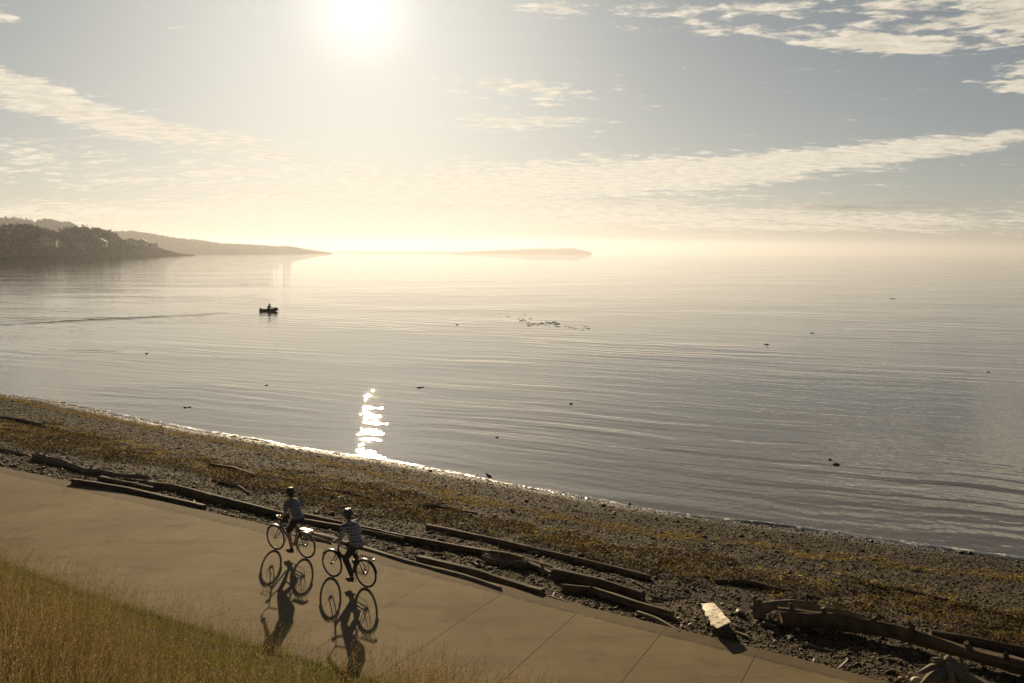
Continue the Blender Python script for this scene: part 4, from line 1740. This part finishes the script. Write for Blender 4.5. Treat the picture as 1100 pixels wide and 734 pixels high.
    for s, yy in ((0, 0), (1, .042), (-1, -.042), (2, .078), (-2, -.078)):
        for xx in (-.085, -.02, .05):
            rz = math.sqrt(max(0.02, 1 - (xx / .142) ** 2 - (yy / .105) ** 2))
            vt.ball(C + Vector((xx, yy, rz * .105 - .003)), (.026, .0075, .009), Matrix.Rotation(xx * 6, 4, 'Y'))
    vt.build('vent', M_SADDLE, ho)
    if style == 1:
        MB().box(C + Vector((.145, 0, -.012)), (.06, .12, .008), Matrix.Rotation(.25, 4, 'Y'), .003).build('visor', hm, ho)
    st = MB()
    for s in (1, -1):
        st.tube([H + Vector((.03, s * .082, .05)), H + Vector((.035, s * .074, -.03)), H + Vector((.045, s * .03, -.105))], .004, 5)
        st.tube([H + Vector((-.05, s * .085, .04)), H + Vector((.02, s * .080, -.035))], .004, 5)
    st.build('strap', M_BLACK, ho)
    ey = simple('eye', (.03, .025, .02), .2)
    for s in (1, -1):
        MB().ball(H + Vector((.086, s * .033, .008)), (.010, .013, .010)).build('eye', ey, root)
    return root


BS = .96          # smallish frames and riders


def place_pair(rear, front, style, blabel, rlabel):
    a, b = at(*rear), at(*front)
    d = b - a
    ang = math.atan2(d[1], d[0])
    mid = (a + b) / 2
    u = d / np.linalg.norm(d)
    org = mid - u * WB / 2
    bk = bicycle(blabel, style)
    org = mid - u * WB * BS / 2
    bk.scale = (BS, BS, BS)
    bk.location = (org[0], org[1], .002)
    bk.rotation_euler = (0, 0, ang)
    rd = rider(style, rlabel)
    rd.scale = (BS, BS, BS)
    rd.location = (org[0], org[1], .002)
    rd.rotation_euler = (0, 0, ang)


place_pair((330.6, 600.2), (294.9, 590.3), 1, 'leading bicycle with bright silver mudguards and rack, farther left on the path',
           'leading cyclist in a plain slate grey T-shirt, black shorts and dark helmet')
place_pair((392.6, 631), (357.6, 620), 2, 'following black bicycle with black mudguards and rack, nearer the camera',
           'following cyclist in a blue checked long-sleeved shirt, dark trousers and helmet')


# ------------------------------------------------------------------ bird, floating kelp, dinghy
def bird():
    q = land(525, 516)
    root = empty('bird', (q[0], q[1], hz(q[0], q[1]) + .02), R(160), 'small dark bird standing on the shingle at the water edge', 'bird')
    bm = bmesh.new()
    ellip(bm, (0, 0, .15), (.12, .055, .062), Matrix.Rotation(-.45, 4, 'Y'))
    capsule(bm, (.07, 0, .19), .04, (.10, 0, .25), .026)
    ellip(bm, (.115, 0, .265), (.036, .028, .030))
    capsule(bm, (-.09, 0, .11), .03, (-.19, 0, .06), .012, flat=.5)
    m = simple('dark feathers', (.05, .045, .04), .6, var=.4)
    fuse('body', bm, m, root, .008, 2)
    MB().tube([(.14, 0, .265), (.18, 0, .258)], [.009, .002], 6).build('beak', simple('beak', (.25, .17, .05), .5), root)
    for s in (1, -1):
        MB().tube([(0, s * .025, .11), (.005, s * .025, .05), (0, s * .025, .0)], .005, 6).tube([(0, s * .025, .004), (.05, s * .03, .002)], .004, 5).build('leg', M_SADDLE, root)
        MB().ball((-.03, s * .048, .15), (.11, .014, .045), Matrix.Rotation(-.5, 4, 'Y')).build('wing', m, root)


bird()

KELP = simple('wet kelp', (.03, .022, .012), .3, var=.4)
def kelp(px, py, w, label, seed):
    q = at(px, py, WATER)
    lr = np.random.default_rng(seed)
    D = np.linalg.norm(q - np.array([0, 0, EYE]))
    L = w * D / FPX
    mb = MB()
    for i in range(3):
        a = lr.normal(0, .25)
        o = Vector((lr.normal(0, L * .12), lr.normal(0, L * .3), 0))
        mb.tube([o + Vector((-L / 2 * math.cos(a), -L / 2 * math.sin(a), -.02)), o + Vector((-L * .1, 0, .03)), o + Vector((L * .15, .03, .025)), o + Vector((L / 2, L * .05, -.01))], [.015, .035, .03, .015], 7)
    mb.ball((0, 0, .02), (.07, .06, .045))
    o = mb.build('floating_kelp', KELP)
    o.location = (q[0], q[1], WATER)
    tag(o, label, 'kelp', 'floating bits of kelp on the sea')


for i, (x, y, w, lab) in enumerate([
        (286, 414, 3, 'dark speck of kelp afloat left of the sun glitter'), (199, 438, 3, 'left one of two kelp floats close together near the left shore'),
        (203.5, 437.5, 3, 'right one of two kelp floats close together near the left shore'), (451, 417, 8, 'flat strand of kelp just right of the sun glitter'),
        (491, 349, 3, 'small kelp float right of the dinghy, midway to the kelp bed'), (614, 434, 3, 'lone kelp float in the middle of the water below the kelp bed'),
        (891, 494, 3, 'round kelp float above a flat strand at lower right'), (899, 500, 8, 'flat kelp strand just below a round float at lower right'),
        (823, 370, 5, 'kelp float right of the kelp bed'), (873, 358, 3, 'small kelp float right of and above the kelp bed'), (959, 321, 4, 'farthest right kelp float, far out near the horizon'),
        (534, 470, 3, 'kelp float between the sun glitter and the right part of the shore'), (1062, 400, 3, 'kelp float near the right edge of the water'),
        (157, 380, 3, 'small kelp float below the wake of the dinghy')]):
    kelp(x, y, w, lab, 50 + i)

mb = MB()
lr = np.random.default_rng(4)
for i in range(64):
    t = lr.random()
    c = lr.random() ** .5
    x = 545 + 85 * t + lr.normal(0, 4)
    y = 341 + 12 * t + lr.normal(0, 1.6)
    if lr.random() < .55:
        x = 567 + 35 * lr.random()
        y = 349.5 - 3.5 * (x - 567) / 35 + lr.normal(0, .5) + (2.0 if x > 597 else 0)
    q = at(x, y, WATER)
    L = lr.uniform(.3, 1.1)
    a = lr.normal(0, .3)
    e = Vector((math.cos(a) * L / 2, math.sin(a) * L / 2 - .1, 0))
    q = Vector((q[0], q[1], WATER))
    mb.tube([q - e - Vector((0, 0, .02)), q + Vector((0, .05, .02)), q + e - Vector((0, 0, .02))], [.010, .024, .010], 6)
    if lr.random() < .12: mb.ball(q + Vector((0, 0, .03)), (.07, .07, .06), seg=8, rings=6)
tag(mb.build('kelp_bed', KELP), 'dark streaky bed of kelp breaking the surface in the middle of the bay', 'kelp bed', kind='stuff')


def dinghy():
    q = at(289.5, 334.3, WATER)
    root = empty('dinghy', (q[0], q[1], WATER), R(-8), 'small dark rowing dinghy with a raised bow far out on the water', 'dinghy')
    hull = simple('dinghy paint', (.035, .03, .025), .8, var=.2)
    mb = MB()
    n = 15
    rings = []
    for i in range(n):
        t = i / (n - 1)
        x = -1.45 + 2.95 * t
        w = .62 * (1 - max(0, (t - .45) / .55) ** 2.2) * (1 - .15 * (1 - t)) + .01
        sheer = .34 + .30 * max(0, t - .35) ** 1.5 * 1.6 + .05 * (1 - t)
        keel = -.12 + .42 * max(0, (t - .72) / .28) ** 2
        ring = [(x, w, sheer), (x, w * .92, sheer - .12), (x, w * .7, keel + .12), (x, 0, keel), (x, -w * .7, keel + .12), (x, -w * .92, sheer - .12), (x, -w, sheer),
                (x, -w * .86, sheer), (x, -w * .6, keel + .17), (x, 0, keel + .08), (x, w * .6, keel + .17), (x, w * .86, sheer)]
        rings.append([mb.bm.verts.new(p) for p in ring])
    for A, B in zip(rings, rings[1:]):
        for k in range(12):
            mb.bm.faces.new((A[k], A[(k + 1) % 12], B[(k + 1) % 12], B[k]))
    mb.bm.faces.new(rings[0])
    mb.bm.faces.new(rings[-1][::-1])
    mb.box((-1.45, 0, .13), (.05, 1.0, .5), None, .01)
    mb.build('hull', hull, root)
    for x in (-.8, .1, .8):
        MB().box((x, 0, .24), (.22, 1.05 if x < .5 else .75, .03), None, .008).build('seat', WOOD['brown'], root)
    mo = MB()
    mo.box((-1.55, 0, .50), (.24, .22, .32), None, .05)
    mo.tube([(-1.55, 0, .4), (-1.56, 0, -.35)], .05, 8)
    mo.tube([(-1.45, 0, .5), (-1.1, .05, .55)], .02, 6)
    mo.build('outboard_motor', M_BLACK, root)
    mb = MB()
    mb.box((1.02, 0, .58), (.5, .42, .34), Matrix.Rotation(-.25, 4, 'Y'), .08)
    o = mb.build('bow_bag', hull, root)
    o.name = 'bow_cover'
    root.scale = (1.0, 1.15, .78)
    pr = empty('person', (q[0], q[1], WATER), R(-8), 'person in dark clothes sitting in the middle of the dinghy', 'person')
    bm = bmesh.new()
    ellip(bm, (-.1, 0, .36), (.17, .21, .14))
    ellip(bm, (-.06, 0, .62), (.16, .21, .26))
    capsule(bm, (-.03, -.18, .80), .08, (-.03, .18, .80), .08)
    capsule(bm, (0, 0, .84), .06, (.02, 0, .96), .055)
    ellip(bm, (.03, 0, 1.04), (.10, .08, .12))
    for s in (1, -1):
        capsule(bm, (-.03, s * .22, .78), .065, (.05, s * .40, .56), .05)
        capsule(bm, (.05, s * .40, .56), .05, (.32, s * .42, .48), .035)
        capsule(bm, (-.1, s * .1, .34), .10, (.36, s * .14, .36), .07)
        capsule(bm, (.36, s * .14, .36), .07, (.42, s * .14, .05), .05)
        capsule(bm, (.42, s * .14, .06), .045, (.56, s * .14, .04), .04)
        for f in range(4):
            capsule(bm, (.33, s * (.40 + .018 * f), .49), .010, (.38, s * (.40 + .018 * f), .46), .009, 6)
    cl = simple('dark waterproofs', (.045, .04, .035), .7, var=.2)
    fuse('body', bm, cl, pr, .014, 2)
    bm = bmesh.new()
    ellip(bm, (.01, 0, 1.10), (.115, .10, .09))
    pr.scale = (1.55, 1.4, 1.0)
    fuse('hat', bm, simple('hat cloth', (.07, .06, .05), .8), pr, .012, 1)
    for s in (1, -1):
        ow = MB().tube([(.18, s * .30, .50), (.30, s * .62, .42), (.55, s * 1.6, .12)], .022, 6)
        ow.box((.62, s * 1.78, .06), (.13, .42, .02), Matrix.Rotation(s * -.3, 4, 'Z'), .006)
        o = ow.build('oar', WOOD['brown'], root)


dinghy()


# ------------------------------------------------------------------ far shores
def far_xy(px, dist):
    """a bearing and a distance"""
    d = ray(px, 272)
    d = d[:2] / np.linalg.norm(d[:2])
    return d * dist


def top_z(py, px, dist):
    d = ray(px, py)
    return EYE + dist * d[2] / np.hypot(d[0], d[1])


F_ROCK = simple('shore rock and scrub', (.022, .020, .014), 1.0, var=.4, scale=.05, spec=0.0)


def mat_leaf(name, c0, c1):
    m, g, b = mat(name)
    r = island(g)
    c = g.mix(r, c0, c1)
    g.put(b.inputs['Base Color'], c)
    b.inputs['Roughness'].default_value = .7
    b.inputs['Specular IOR Level'].default_value = .2
    return m


LEAF_FAR = mat_leaf('far woodland leaves', (.030, .036, .016), (.085, .085, .038))


def ridge(name, rows, depth, seed, kind='structure'):
    """land whose shore and skyline were surveyed: rows of (px, shore distance, skyline py, tree height)"""
    a = np.array(rows, float)
    n = 160
    px = np.linspace(a[0, 0], a[-1, 0], n)
    ds = np.interp(px, a[:, 0], a[:, 1])
    sky = np.interp(px, a[:, 0], a[:, 2])
    th = np.interp(px, a[:, 0], a[:, 3])
    m = 26
    V = np.zeros((m, n, 3))
    for i in range(n):
        dp = depth * (1 if np.isscalar(depth) else 1)
        taper = np.clip((a[-1, 0] - px[i]) / 25, .05, 1) * (np.clip((px[i] - a[0, 0]) / 25, .05, 1) if a[0, 0] > 0 else 1)
        dcrest = ds[i] + dp * .55 * taper
        zt = top_z(sky[i], px[i], dcrest) - th[i] * .85
        zt = max(zt, WATER + .8)
        for j in range(m):
            t = j / (m - 1)
            dist = ds[i] + dp * taper * t * 1.1 - 3
            prof = math.sin(min(1, t / .55) * PI / 2) ** .8 if t < .55 else math.cos((t - .55) / .45 * PI / 2) ** .7
            z = WATER - .6 + (zt - WATER + .6) * prof
            xy = far_xy(px[i], dist)
            z += (fbm(np.array([xy[0] / 22]), np.array([xy[1] / 22]), seed)[0] - .47) * min(7.0, (zt - WATER) * .35) * prof
            V[j, i] = (xy[0], xy[1], z)
    idx = np.arange(m * n).reshape(m, n)
    F = np.stack([idx[:-1, :-1].ravel(), idx[:-1, 1:].ravel(), idx[1:, 1:].ravel(), idx[1:, :-1].ravel()], 1)
    o = structure(np_mesh(name, V.reshape(-1, 3), F, F_ROCK))
    return o, V, th


def wood(V, th, count, seed, label, size_k=1.0, clear=(), lo=.015, hi=.8):
    """one mass of woodland: crowns made of many leaf clumps, with trunks"""
    lr = np.random.default_rng(seed)
    m, n, _ = V.shape
    i = lr.uniform(0, n - 1.01, count)
    j = lr.uniform(m * lo, m * hi, count)
    i0, j0 = i.astype(int), j.astype(int)
    fi, fj = (i - i0)[:, None], (j - j0)[:, None]
    B = (V[j0, i0] * (1 - fi) + V[j0, i0 + 1] * fi) * (1 - fj) + (V[j0 + 1, i0] * (1 - fi) + V[j0 + 1, i0 + 1] * fi) * fj
    hgt = th[i0] * lr.uniform(.55, 1.25, count) * np.clip(j / m * 5, .3, 1)
    k = B[:, 2] > WATER + 1.0
    for (cx, cy, cr) in clear:
        k &= np.hypot(B[:, 0] - cx, B[:, 1] - cy) > cr
    B, hgt = B[k], hgt[k]
    N = 90
    conif = lr.random(len(B)) < .35
    dirs = lr.normal(0, 1, (len(B), N, 3))
    dirs /= np.linalg.norm(dirs, axis=2)[:, :, None]
    rad = lr.random((len(B), N)) ** .35
    lob = 1 + .35 * np.sin(dirs[:, :, 0] * 4 + lr.uniform(0, 6, (len(B), 1))) * np.cos(dirs[:, :, 2] * 5 + lr.uniform(0, 6, (len(B), 1)))
    rr = hgt[:, None] * np.where(conif, .22, .42)[:, None] * rad * lob
    C = dirs * rr[:, :, None]
    C[:, :, 2] *= np.where(conif, 2.0, .95)[:, None]
    zc = hgt * np.where(conif, .52, .60)
    squeeze = np.where(conif[:, None], np.clip(1.15 - (C[:, :, 2] + zc[:, None]) / hgt[:, None], .15, 1.1), 1.0)
    C[:, :, :2] *= squeeze[:, :, None]
    C += B[:, None, :]
    C[:, :, 2] += zc[:, None]
    C = C.reshape(-1, 3)
    s = (np.repeat(hgt, N) * .085 * size_k * lr.uniform(.5, 1.4, len(C)))[:, None]
    v = [C + lr.normal(0, 1, C.shape) * s for _ in range(4)]
    Vv = np.stack(v, 1).reshape(-1, 3)
    F = np.arange(len(Vv)).reshape(-1, 4)
    o = np_mesh('woodland', Vv, F, LEAF_FAR, smooth=False)
    tag(o, label, 'woodland', kind='stuff')
    return o


HEAD = [(-230, 560, 225, 13), (-120, 640, 232, 13), (0, 760, 246.5, 12), (22, 790, 246.0, 12), (45, 830, 247.5, 11), (66, 900, 252.5, 8), (70, 930, 248.5, 12), (90, 1000, 247, 12), (108, 1090, 248.5, 13), (124, 1180, 252.5, 12),
        (130, 1230, 258.5, 9), (150, 1400, 259.5, 9), (166, 1560, 265, 5), (182, 1750, 269.5, 2), (195, 1950, 272.6, .8), (209, 2250, 273.6, .3)]
head, HV, HT = ridge('headland', HEAD, 330, 5)


def headland_point(px, py):
    """where a bearing through a surveyed house meets the seaward face of the headland"""
    n = HV.shape[1]
    pxs = np.linspace(HEAD[0][0], HEAD[-1][0], n)
    i = int(np.argmin(np.abs(pxs - px)))
    for j in range(HV.shape[0]):
        p = HV[j, i]
        q, _ = project(p[None])
        if q[0, 1] <= py: return p
    return HV[14, i]


HOUSES = [(50, 265.5, 11, 6, .3, 0, 'pair-gabled white house, leftmost on the headland'), (56, 264.8, 8, 5.5, -.2, 1, 'small white house just right of the leftmost one'),
          (63, 265.5, 8, 4.5, .2, 2, 'low cream house at the right end of the left cluster'), (39, 266, 10, 4.5, .1, 3, 'grey house left of the white ones, half hidden by trees'),
          (102, 260.5, 9, 7, .1, 1, 'tall pale house highest up on the headland'), (110, 266, 12, 6, -.3, 0, 'wide white house in the middle of the headland'),
          (78, 264, 9, 5, .2, 3, 'grey house between the left and middle clusters'), (141, 265, 10, 7, .25, 0, 'tall white house left in the cluster near the point'),
          (147, 267, 8, 5, .0, 3, 'dark roofed grey house in the middle of the cluster near the point'), (153, 265.3, 13, 7, -.25, 2, 'large cream gabled house right in the cluster near the point'),
          (164, 269.2, 11, 5, .1, 1, 'last pale house, lowest and nearest the tip of the headland'), (87, 268, 9, 4, .1, 2, 'low cream boathouse close to the shore of the headland')]
HW = [simple('white house paint', (.80, .76, .68), .7, var=.05), simple('pale house paint', (.62, .58, .50), .7, var=.05), simple('cream house paint', (.70, .62, .46), .7, var=.05), simple('grey house paint', (.34, .33, .30), .7, var=.05)]
HR = simple('house roof shingles', (.11, .095, .08), .8, var=.3, scale=1.0)
HG = simple('window glass', (.03, .035, .04), .1)
clear = []
for (px, py, w, h, a, k, lab) in HOUSES:
    p = headland_point(px, py)
    dist = np.hypot(p[0], p[1])
    s = dist / 1000
    u = p[:2] / dist
    base = Vector((p[0], p[1], p[2] - 1.0))
    root = empty('house', base, math.atan2(u[1], u[0]) - PI / 2 + a, lab, 'house', 'houses on the wooded headland')
    w, h = w * (.6 + .4 * s), h * (.6 + .4 * s)
    dpt = w * .8
    MB().box((0, 0, h / 2 + .5), (w, dpt, h + 1)).build('wall', HW[k], root, smooth=False)
    rf = MB()
    z0, z1 = h + 1.003, h + 1 + w * .32
    e = .5
    for y in (-1, 1): pass
    A = [(-w / 2 - e, -dpt / 2 - e, z0), (w / 2 + e, -dpt / 2 - e, z0), (w / 2 + e, dpt / 2 + e, z0), (-w / 2 - e, dpt / 2 + e, z0)]
    if k in (0, 2):      # gable towards the sea
        T0, T1 = (0, -dpt / 2 - e, z1), (0, dpt / 2 + e, z1)
        fs = [(A[0], T0, T1, A[3]), (A[1], A[2], T1, T0), (A[0], A[3], A[2], A[1])]
        rf.poly(fs[0]); rf.poly(fs[1]); rf.poly(fs[2]); rf.poly((A[0], A[1], T0)); rf.poly((A[2], A[3], T1))
    else:
        T0, T1 = (-w / 2 - e, 0, z1), (w / 2 + e, 0, z1)
        for f in ((A[0], A[1], T1, T0), (A[2], A[3], T0, T1), (A[0], A[3], A[2], A[1]), (A[0], T0, A[3]), (A[1], A[2], T1)): rf.poly(f)
    bmesh.ops.remove_doubles(rf.bm, verts=rf.bm.verts[:], dist=.001)
    ro = rf.build('roof', HR, root, smooth=False)
    MB().box((w * .25, .3, z1 - .2), (.9, .9, 2.4)).build('chimney', HW[3], ro, smooth=False)
    if k in (0, 2):
        g_ = MB()
        g_.poly([(-w / 2, -dpt / 2 - .03, z0 + .05), (w / 2, -dpt / 2 - .03, z0 + .05), (0, -dpt / 2 - .03, z0 + (z1 - z0) * w / (w + 2 * e))])
        ex = bmesh.ops.extrude_face_region(g_.bm, geom=g_.bm.faces[:])
        for v in [q for q in ex['geom'] if isinstance(q, bmesh.types.BMVert)]: v.co.y -= e + .05
        g_.build('gable', HW[k], root, smooth=False)
    nw = max(2, int(w / 3))
    for fl in range(2 if h > 5 else 1):
        for q in range(nw):
            MB().box(((q + .5) / nw * w - w / 2, -dpt / 2 - .02, 2.2 + fl * 2.8), (1.1, .08, 1.3)).build('window', HG, root, smooth=False)
    c = p[:2] - u * 9 * s
    for t in (2, 10, 20, 30):
        q = p[:2] - u * t
        clear.append((q[0], q[1], w * .62 + 1.5))

wood(HV, HT, 5200, 61, 'dark wooded slopes of the nearer headland at the left', 1.0, clear)
RIDGE2 = [(-260, 1800, 222, 20), (0, 2200, 237.5, 18), (15, 2250, 236, 18), (40, 2300, 239.5, 15), (54, 2350, 237, 16), (75, 2400, 240, 15), (88, 2450, 245.5, 12), (100, 2500, 250, 6), (118, 2600, 258, 3)]
r2, V2, T2 = ridge('far_hill', RIDGE2, 700, 8)
wood(V2, T2, 2600, 62, 'hazy tree-covered hill rising behind the headland', 1.5)
RIDGE3 = [(60, 3000, 252, 12), (100, 3100, 250.5, 12), (128, 3200, 249, 12), (142, 3300, 249, 12), (165, 3400, 252, 11), (190, 3600, 256, 10), (215, 3800, 258.5, 10), (240, 4000, 262, 10), (262, 4200, 262.5, 9), (285, 4500, 264, 9), (300, 4700, 265.2, 8), (306, 4800, 264.2, 9),
          (325, 5000, 267, 6), (345, 5400, 270, 3), (357, 5700, 271.6, 1.0)]
r3, V3, T3 = ridge('far_shore', RIDGE3, 900, 12)
wood(V3, T3, 3400, 63, 'pale hazy wooded shore running out to a low point left of centre', 1.6)
ISL = [(484, 9000, 271.0, 2), (520, 9000, 269.6, 6), (545, 9000, 268.6, 10), (575, 9000, 267.3, 12), (600, 9000, 267.4, 12), (617, 9000, 267.0, 13), (627, 9000, 269.2, 8), (636, 9000, 271.5, 3)]
r4, V4, T4 = ridge('island', ISL, 900, 13)
wood(V4, T4, 1600, 64, 'faint low wooded island on the horizon at the centre', 2.0)
ISL2 = [(352, 11000, 271.2, 1), (390, 11000, 270.3, 2), (430, 11000, 270.6, 2), (470, 11000, 270.6, 1), (505, 11000, 271.2, 1)]
ridge('distant_land', ISL2, 900, 14)


# ------------------------------------------------------------------ grass on the bank
def blades(P, z, length, width, lean, bend, wind, material, name, segs=4, head=None):
    n = len(P)
    th = rng.uniform(0, 2 * PI, n)
    d = np.stack([np.cos(th), np.sin(th)], 1)
    tilt = rng.normal(0, lean, n)
    curve = np.abs(rng.normal(bend, bend * .6, n))
    side = rng.uniform(0, PI, n)
    sv = np.stack([np.cos(side), np.sin(side), np.zeros(n)], 1)
    rows = []
    for i in range(segs + 1):
        t = i / segs
        off = np.sin(tilt)[:, None] * d * t + curve[:, None] * d * t * t + wind * t * t
        c = np.column_stack([P + off * length[:, None], z + length * (t * np.cos(tilt) - curve * t * t * .45)])
        w = width * (1 - t * .9) * .5
        rows += [c - sv * w[:, None], c + sv * w[:, None]]
    V = np.stack(rows, 1).reshape(-1, 3)
    nv = 2 * (segs + 1)
    f = np.array([[2 * i, 2 * i + 1, 2 * i + 3, 2 * i + 2] for i in range(segs)])
    F = (f[None] + (np.arange(n) * nv)[:, None, None]).reshape(-1, 4)
    if head is not None:
        # feathery seed head: little spikelets up the last part of each stalk, thrown alternately left and right
        hs, hw = head
        tip = rows
        K = 11
        base = len(V)
        vs, fs = [], []
        for q in range(K):
            t = 1 - .26 * q / K
            off = np.sin(tilt)[:, None] * d * t + curve[:, None] * d * t * t + wind * t * t
            c = np.column_stack([P + off * length[:, None], z + length * (t * np.cos(tilt) - curve * t * t * .45)])
            a = rng.uniform(0, 2 * PI, n)
            o_ = np.stack([np.cos(a), np.sin(a), np.full(n, 1.3)], 1)
            o_ /= np.linalg.norm(o_, axis=1)[:, None]
            L = hs * (1.0 - .6 * abs(q / K - .55)) * rng.uniform(.6, 1.2, n)
            s2 = np.cross(o_, np.tile([0.3, .5, .2], (n, 1)))
            s2 /= np.linalg.norm(s2, axis=1)[:, None]
            vs += [c, c + o_ * (L * .5)[:, None] + s2 * hw, c + o_ * L[:, None], c + o_ * (L * .5)[:, None] - s2 * hw]
        V2 = np.stack(vs, 1).reshape(-1, 3)
        f2 = np.array([[4 * q, 4 * q + 1, 4 * q + 2, 4 * q + 3] for q in range(K)])
        F2 = (f2[None] + (np.arange(n) * 4 * K)[:, None, None]).reshape(-1, 4) + base
        V = np.vstack([V, V2])
        F = np.vstack([F, F2])
    return np_mesh(name, V, F, material, smooth=False)


def mat_grass(name, stops, trans=.5):
    m, g, b = mat(name)
    r = island(g)
    p = position(g)
    c = g.ramp(r, stops)
    n = g.noise(p, .9, 4.0, .6)
    c = g.mix(g.mul(g.ss(n, .35, .65), .35), c, stops[0][1])
    g.put(b.inputs['Base Color'], c)
    b.inputs['Roughness'].default_value = .6
    b.inputs['Specular IOR Level'].default_value = .12
    tr = g.node('ShaderNodeBsdfTranslucent')
    g.put(tr.inputs[0], c)
    mx = g.node('ShaderNodeMixShader')
    mx.inputs[0].default_value = trans
    g.nt.links.new(b.outputs[0], mx.inputs[1])
    g.nt.links.new(tr.outputs[0], mx.inputs[2])
    g.nt.links.new(mx.outputs[0], g.nt.nodes['Material Output'].inputs[0])
    return m


GREEN = mat_grass('green grass', [(0, (.045, .065, .008)), (.5, (.13, .17, .016)), (.85, (.24, .26, .03)), (1, (.36, .32, .07))])
STRAW = mat_grass('dry grass', [(0, (.03, .026, .006)), (.4, (.105, .080, .016)), (.85, (.28, .195, .045)), (1, (.70, .56, .30))])
PALE = mat_grass('bleached stems', [(0, (.25, .18, .08)), (.6, (.55, .43, .24)), (1, (.75, .62, .38))], .35)
STALK = mat_grass('seeding grass stalks', [(0, (.11, .075, .025)), (.6, (.27, .19, .075)), (1, (.55, .42, .20))], .4)


def bank_points(n, k0, k1):
    P = np.column_stack([rng.uniform(-24, 12, n), rng.uniform(-2, 30, n)])
    k = -pdist(P, INNER)[0]
    m = (k > k0) & (k < k1) & (np.hypot(P[:, 0], P[:, 1]) > 3.6)
    P, k = P[m], k[m]
    h = height(P)
    q, dep = project(np.column_stack([P, h + .3]))
    v = (dep > .5) & (q[:, 0] > -140) & (q[:, 0] < 1250) & (q[:, 1] < 900)
    return P[v], k[v], h[v], q[v], dep[v]


P, k, h, q, dep = bank_points(1500000, -.05, 9.5)
print('bank', len(P), dep.min())
# share of dry grass grows up the bank and towards the left
dryness = np.clip((k - 1.3) / 1.9 + (fbm(P[:, 0] * .8, P[:, 1] * .8, 71) - .47) * 2.0 + np.clip(-P[:, 0] - 6, -4, 4) * .10, 0, 1)
u = rng.random(len(P))
fringe = np.clip(1 - k / .35, 0, 1)
gold = np.clip(((q[:, 1] - 640) - (q[:, 0] - 55) * .52) / 34 + (fbm(P[:, 0] * 1.1, P[:, 1] * 1.1, 77) - .47) * 2.2, 0, 1)
gold = np.where(q[:, 1] > 790, 1.0, gold)
gsel = (u < np.maximum(1 - gold, .30) * .95 * np.clip(k * 6 + .3, 0, 1))
gi = np.where(gsel)[0]
rng.shuffle(gi)
gi = gi[:150000]
tuft = fbm(P[gi, 0] * 2.3, P[gi, 1] * 2.3, 72)
ln = (.07 + .16 * np.clip(tuft - .25, 0, 1) + .08 * fringe[gi]) * rng.uniform(.6, 1.5, len(gi))
o = blades(P[gi], h[gi] - .01, ln, rng.uniform(.005, .010, len(gi)), .35, .5, np.array([-.05, -.02]), GREEN, 'grass', 3)
tag(o, 'short green grass at the foot of the bank along the near path edge', 'grass', kind='stuff')
si = np.where(~gsel & (rng.random(len(P)) < .06 + .9 * gold))[0]
rng.shuffle(si)
si = si[:62000]
tuft = fbm(P[si, 0] * 1.4, P[si, 1] * 1.4, 73)
ln = (.08 + .75 * np.clip(tuft - .30, 0, 1) * np.clip((k[si] - .2) / 1.5, .1, 1) * (.35 + .65 * gold[si])) * rng.uniform(.5, 1.4, len(si))
o = blades(P[si], h[si] - .01, ln, rng.uniform(.003, .007, len(si)), .5, .6, np.column_stack([(fbm(P[si, 0] * .7, P[si, 1] * .7, 81) - .47) * 1.8 + .1, (fbm(P[si, 0] * .7, P[si, 1] * .7, 82) - .47) * 1.6 - .1]), STRAW, 'grass', 4)
tag(o, 'dry golden grass covering the bank in the lower left corner', 'grass', kind='stuff')
prob = np.clip(gold, np.where((q[:, 0] > 385) & (q[:, 0] < 620) & (k < 4), .9, .14), 1) * np.clip((k - .1) / .9, 0.05, 1) * (.25 + .75 * (fbm(P[:, 0] * .9, P[:, 1] * .9, 74) > .48))
ti = np.where(rng.random(len(P)) < prob * .24)[0]
rng.shuffle(ti)
ti = ti[:11500]
ln = rng.uniform(.5, 1.35, len(ti)) * np.clip(.6 + (k[ti]) * .2, .5, 1.0)
o = blades(P[ti], h[ti] - .01, ln, rng.uniform(.0042, .0068, len(ti)), .20, .22, np.array([.08, .02]), STALK, 'grass', 5, head=(.030, .0045))
tag(o, 'tall thin seeding grass stalks standing above the bank in front of the path', 'grass', kind='stuff')
li = np.where((k > .8) & (rng.random(len(P)) < .02 * np.clip(gold, .08, 1)))[0]
rng.shuffle(li)
li = li[:2600]
o = blades(P[li], h[li] + .12, rng.uniform(.5, 1.0, len(li)), rng.uniform(.004, .008, len(li)), .85, .35, np.array([.45, -.25]), PALE, 'grass', 5)
tag(o, 'pale bleached grass stems leaning over in the dry grass of the bank', 'grass', kind='stuff')
print('blades', len(gi), len(si), len(ti))

# ------------------------------------------------------------------ air
def haze():
    mb = MB()
    mb.box((0, 9500, 60), (26000, 23000, 150))
    o = mb.build('haze', None, None, smooth=False)
    m = bpy.data.materials.new('sea haze')
    m.use_nodes = True
    nt = m.node_tree
    nt.nodes.clear()
    out = nt.nodes.new('ShaderNodeOutputMaterial')
    v = nt.nodes.new('ShaderNodeVolumePrincipled')
    v.inputs['Color'].default_value = (.86, .88, .96, 1)
    v.inputs['Density'].default_value = HAZE_D
    v.inputs['Anisotropy'].default_value = .46
    nt.links.new(v.outputs[0], out.inputs['Volume'])
    o.data.materials.append(m)
    tag(o, kind='stuff')
    o['label'] = 'pale sunlit sea haze over the whole bay'
    return o


HAZE_D = .00012
if not globals().get('NOHAZE'): haze()
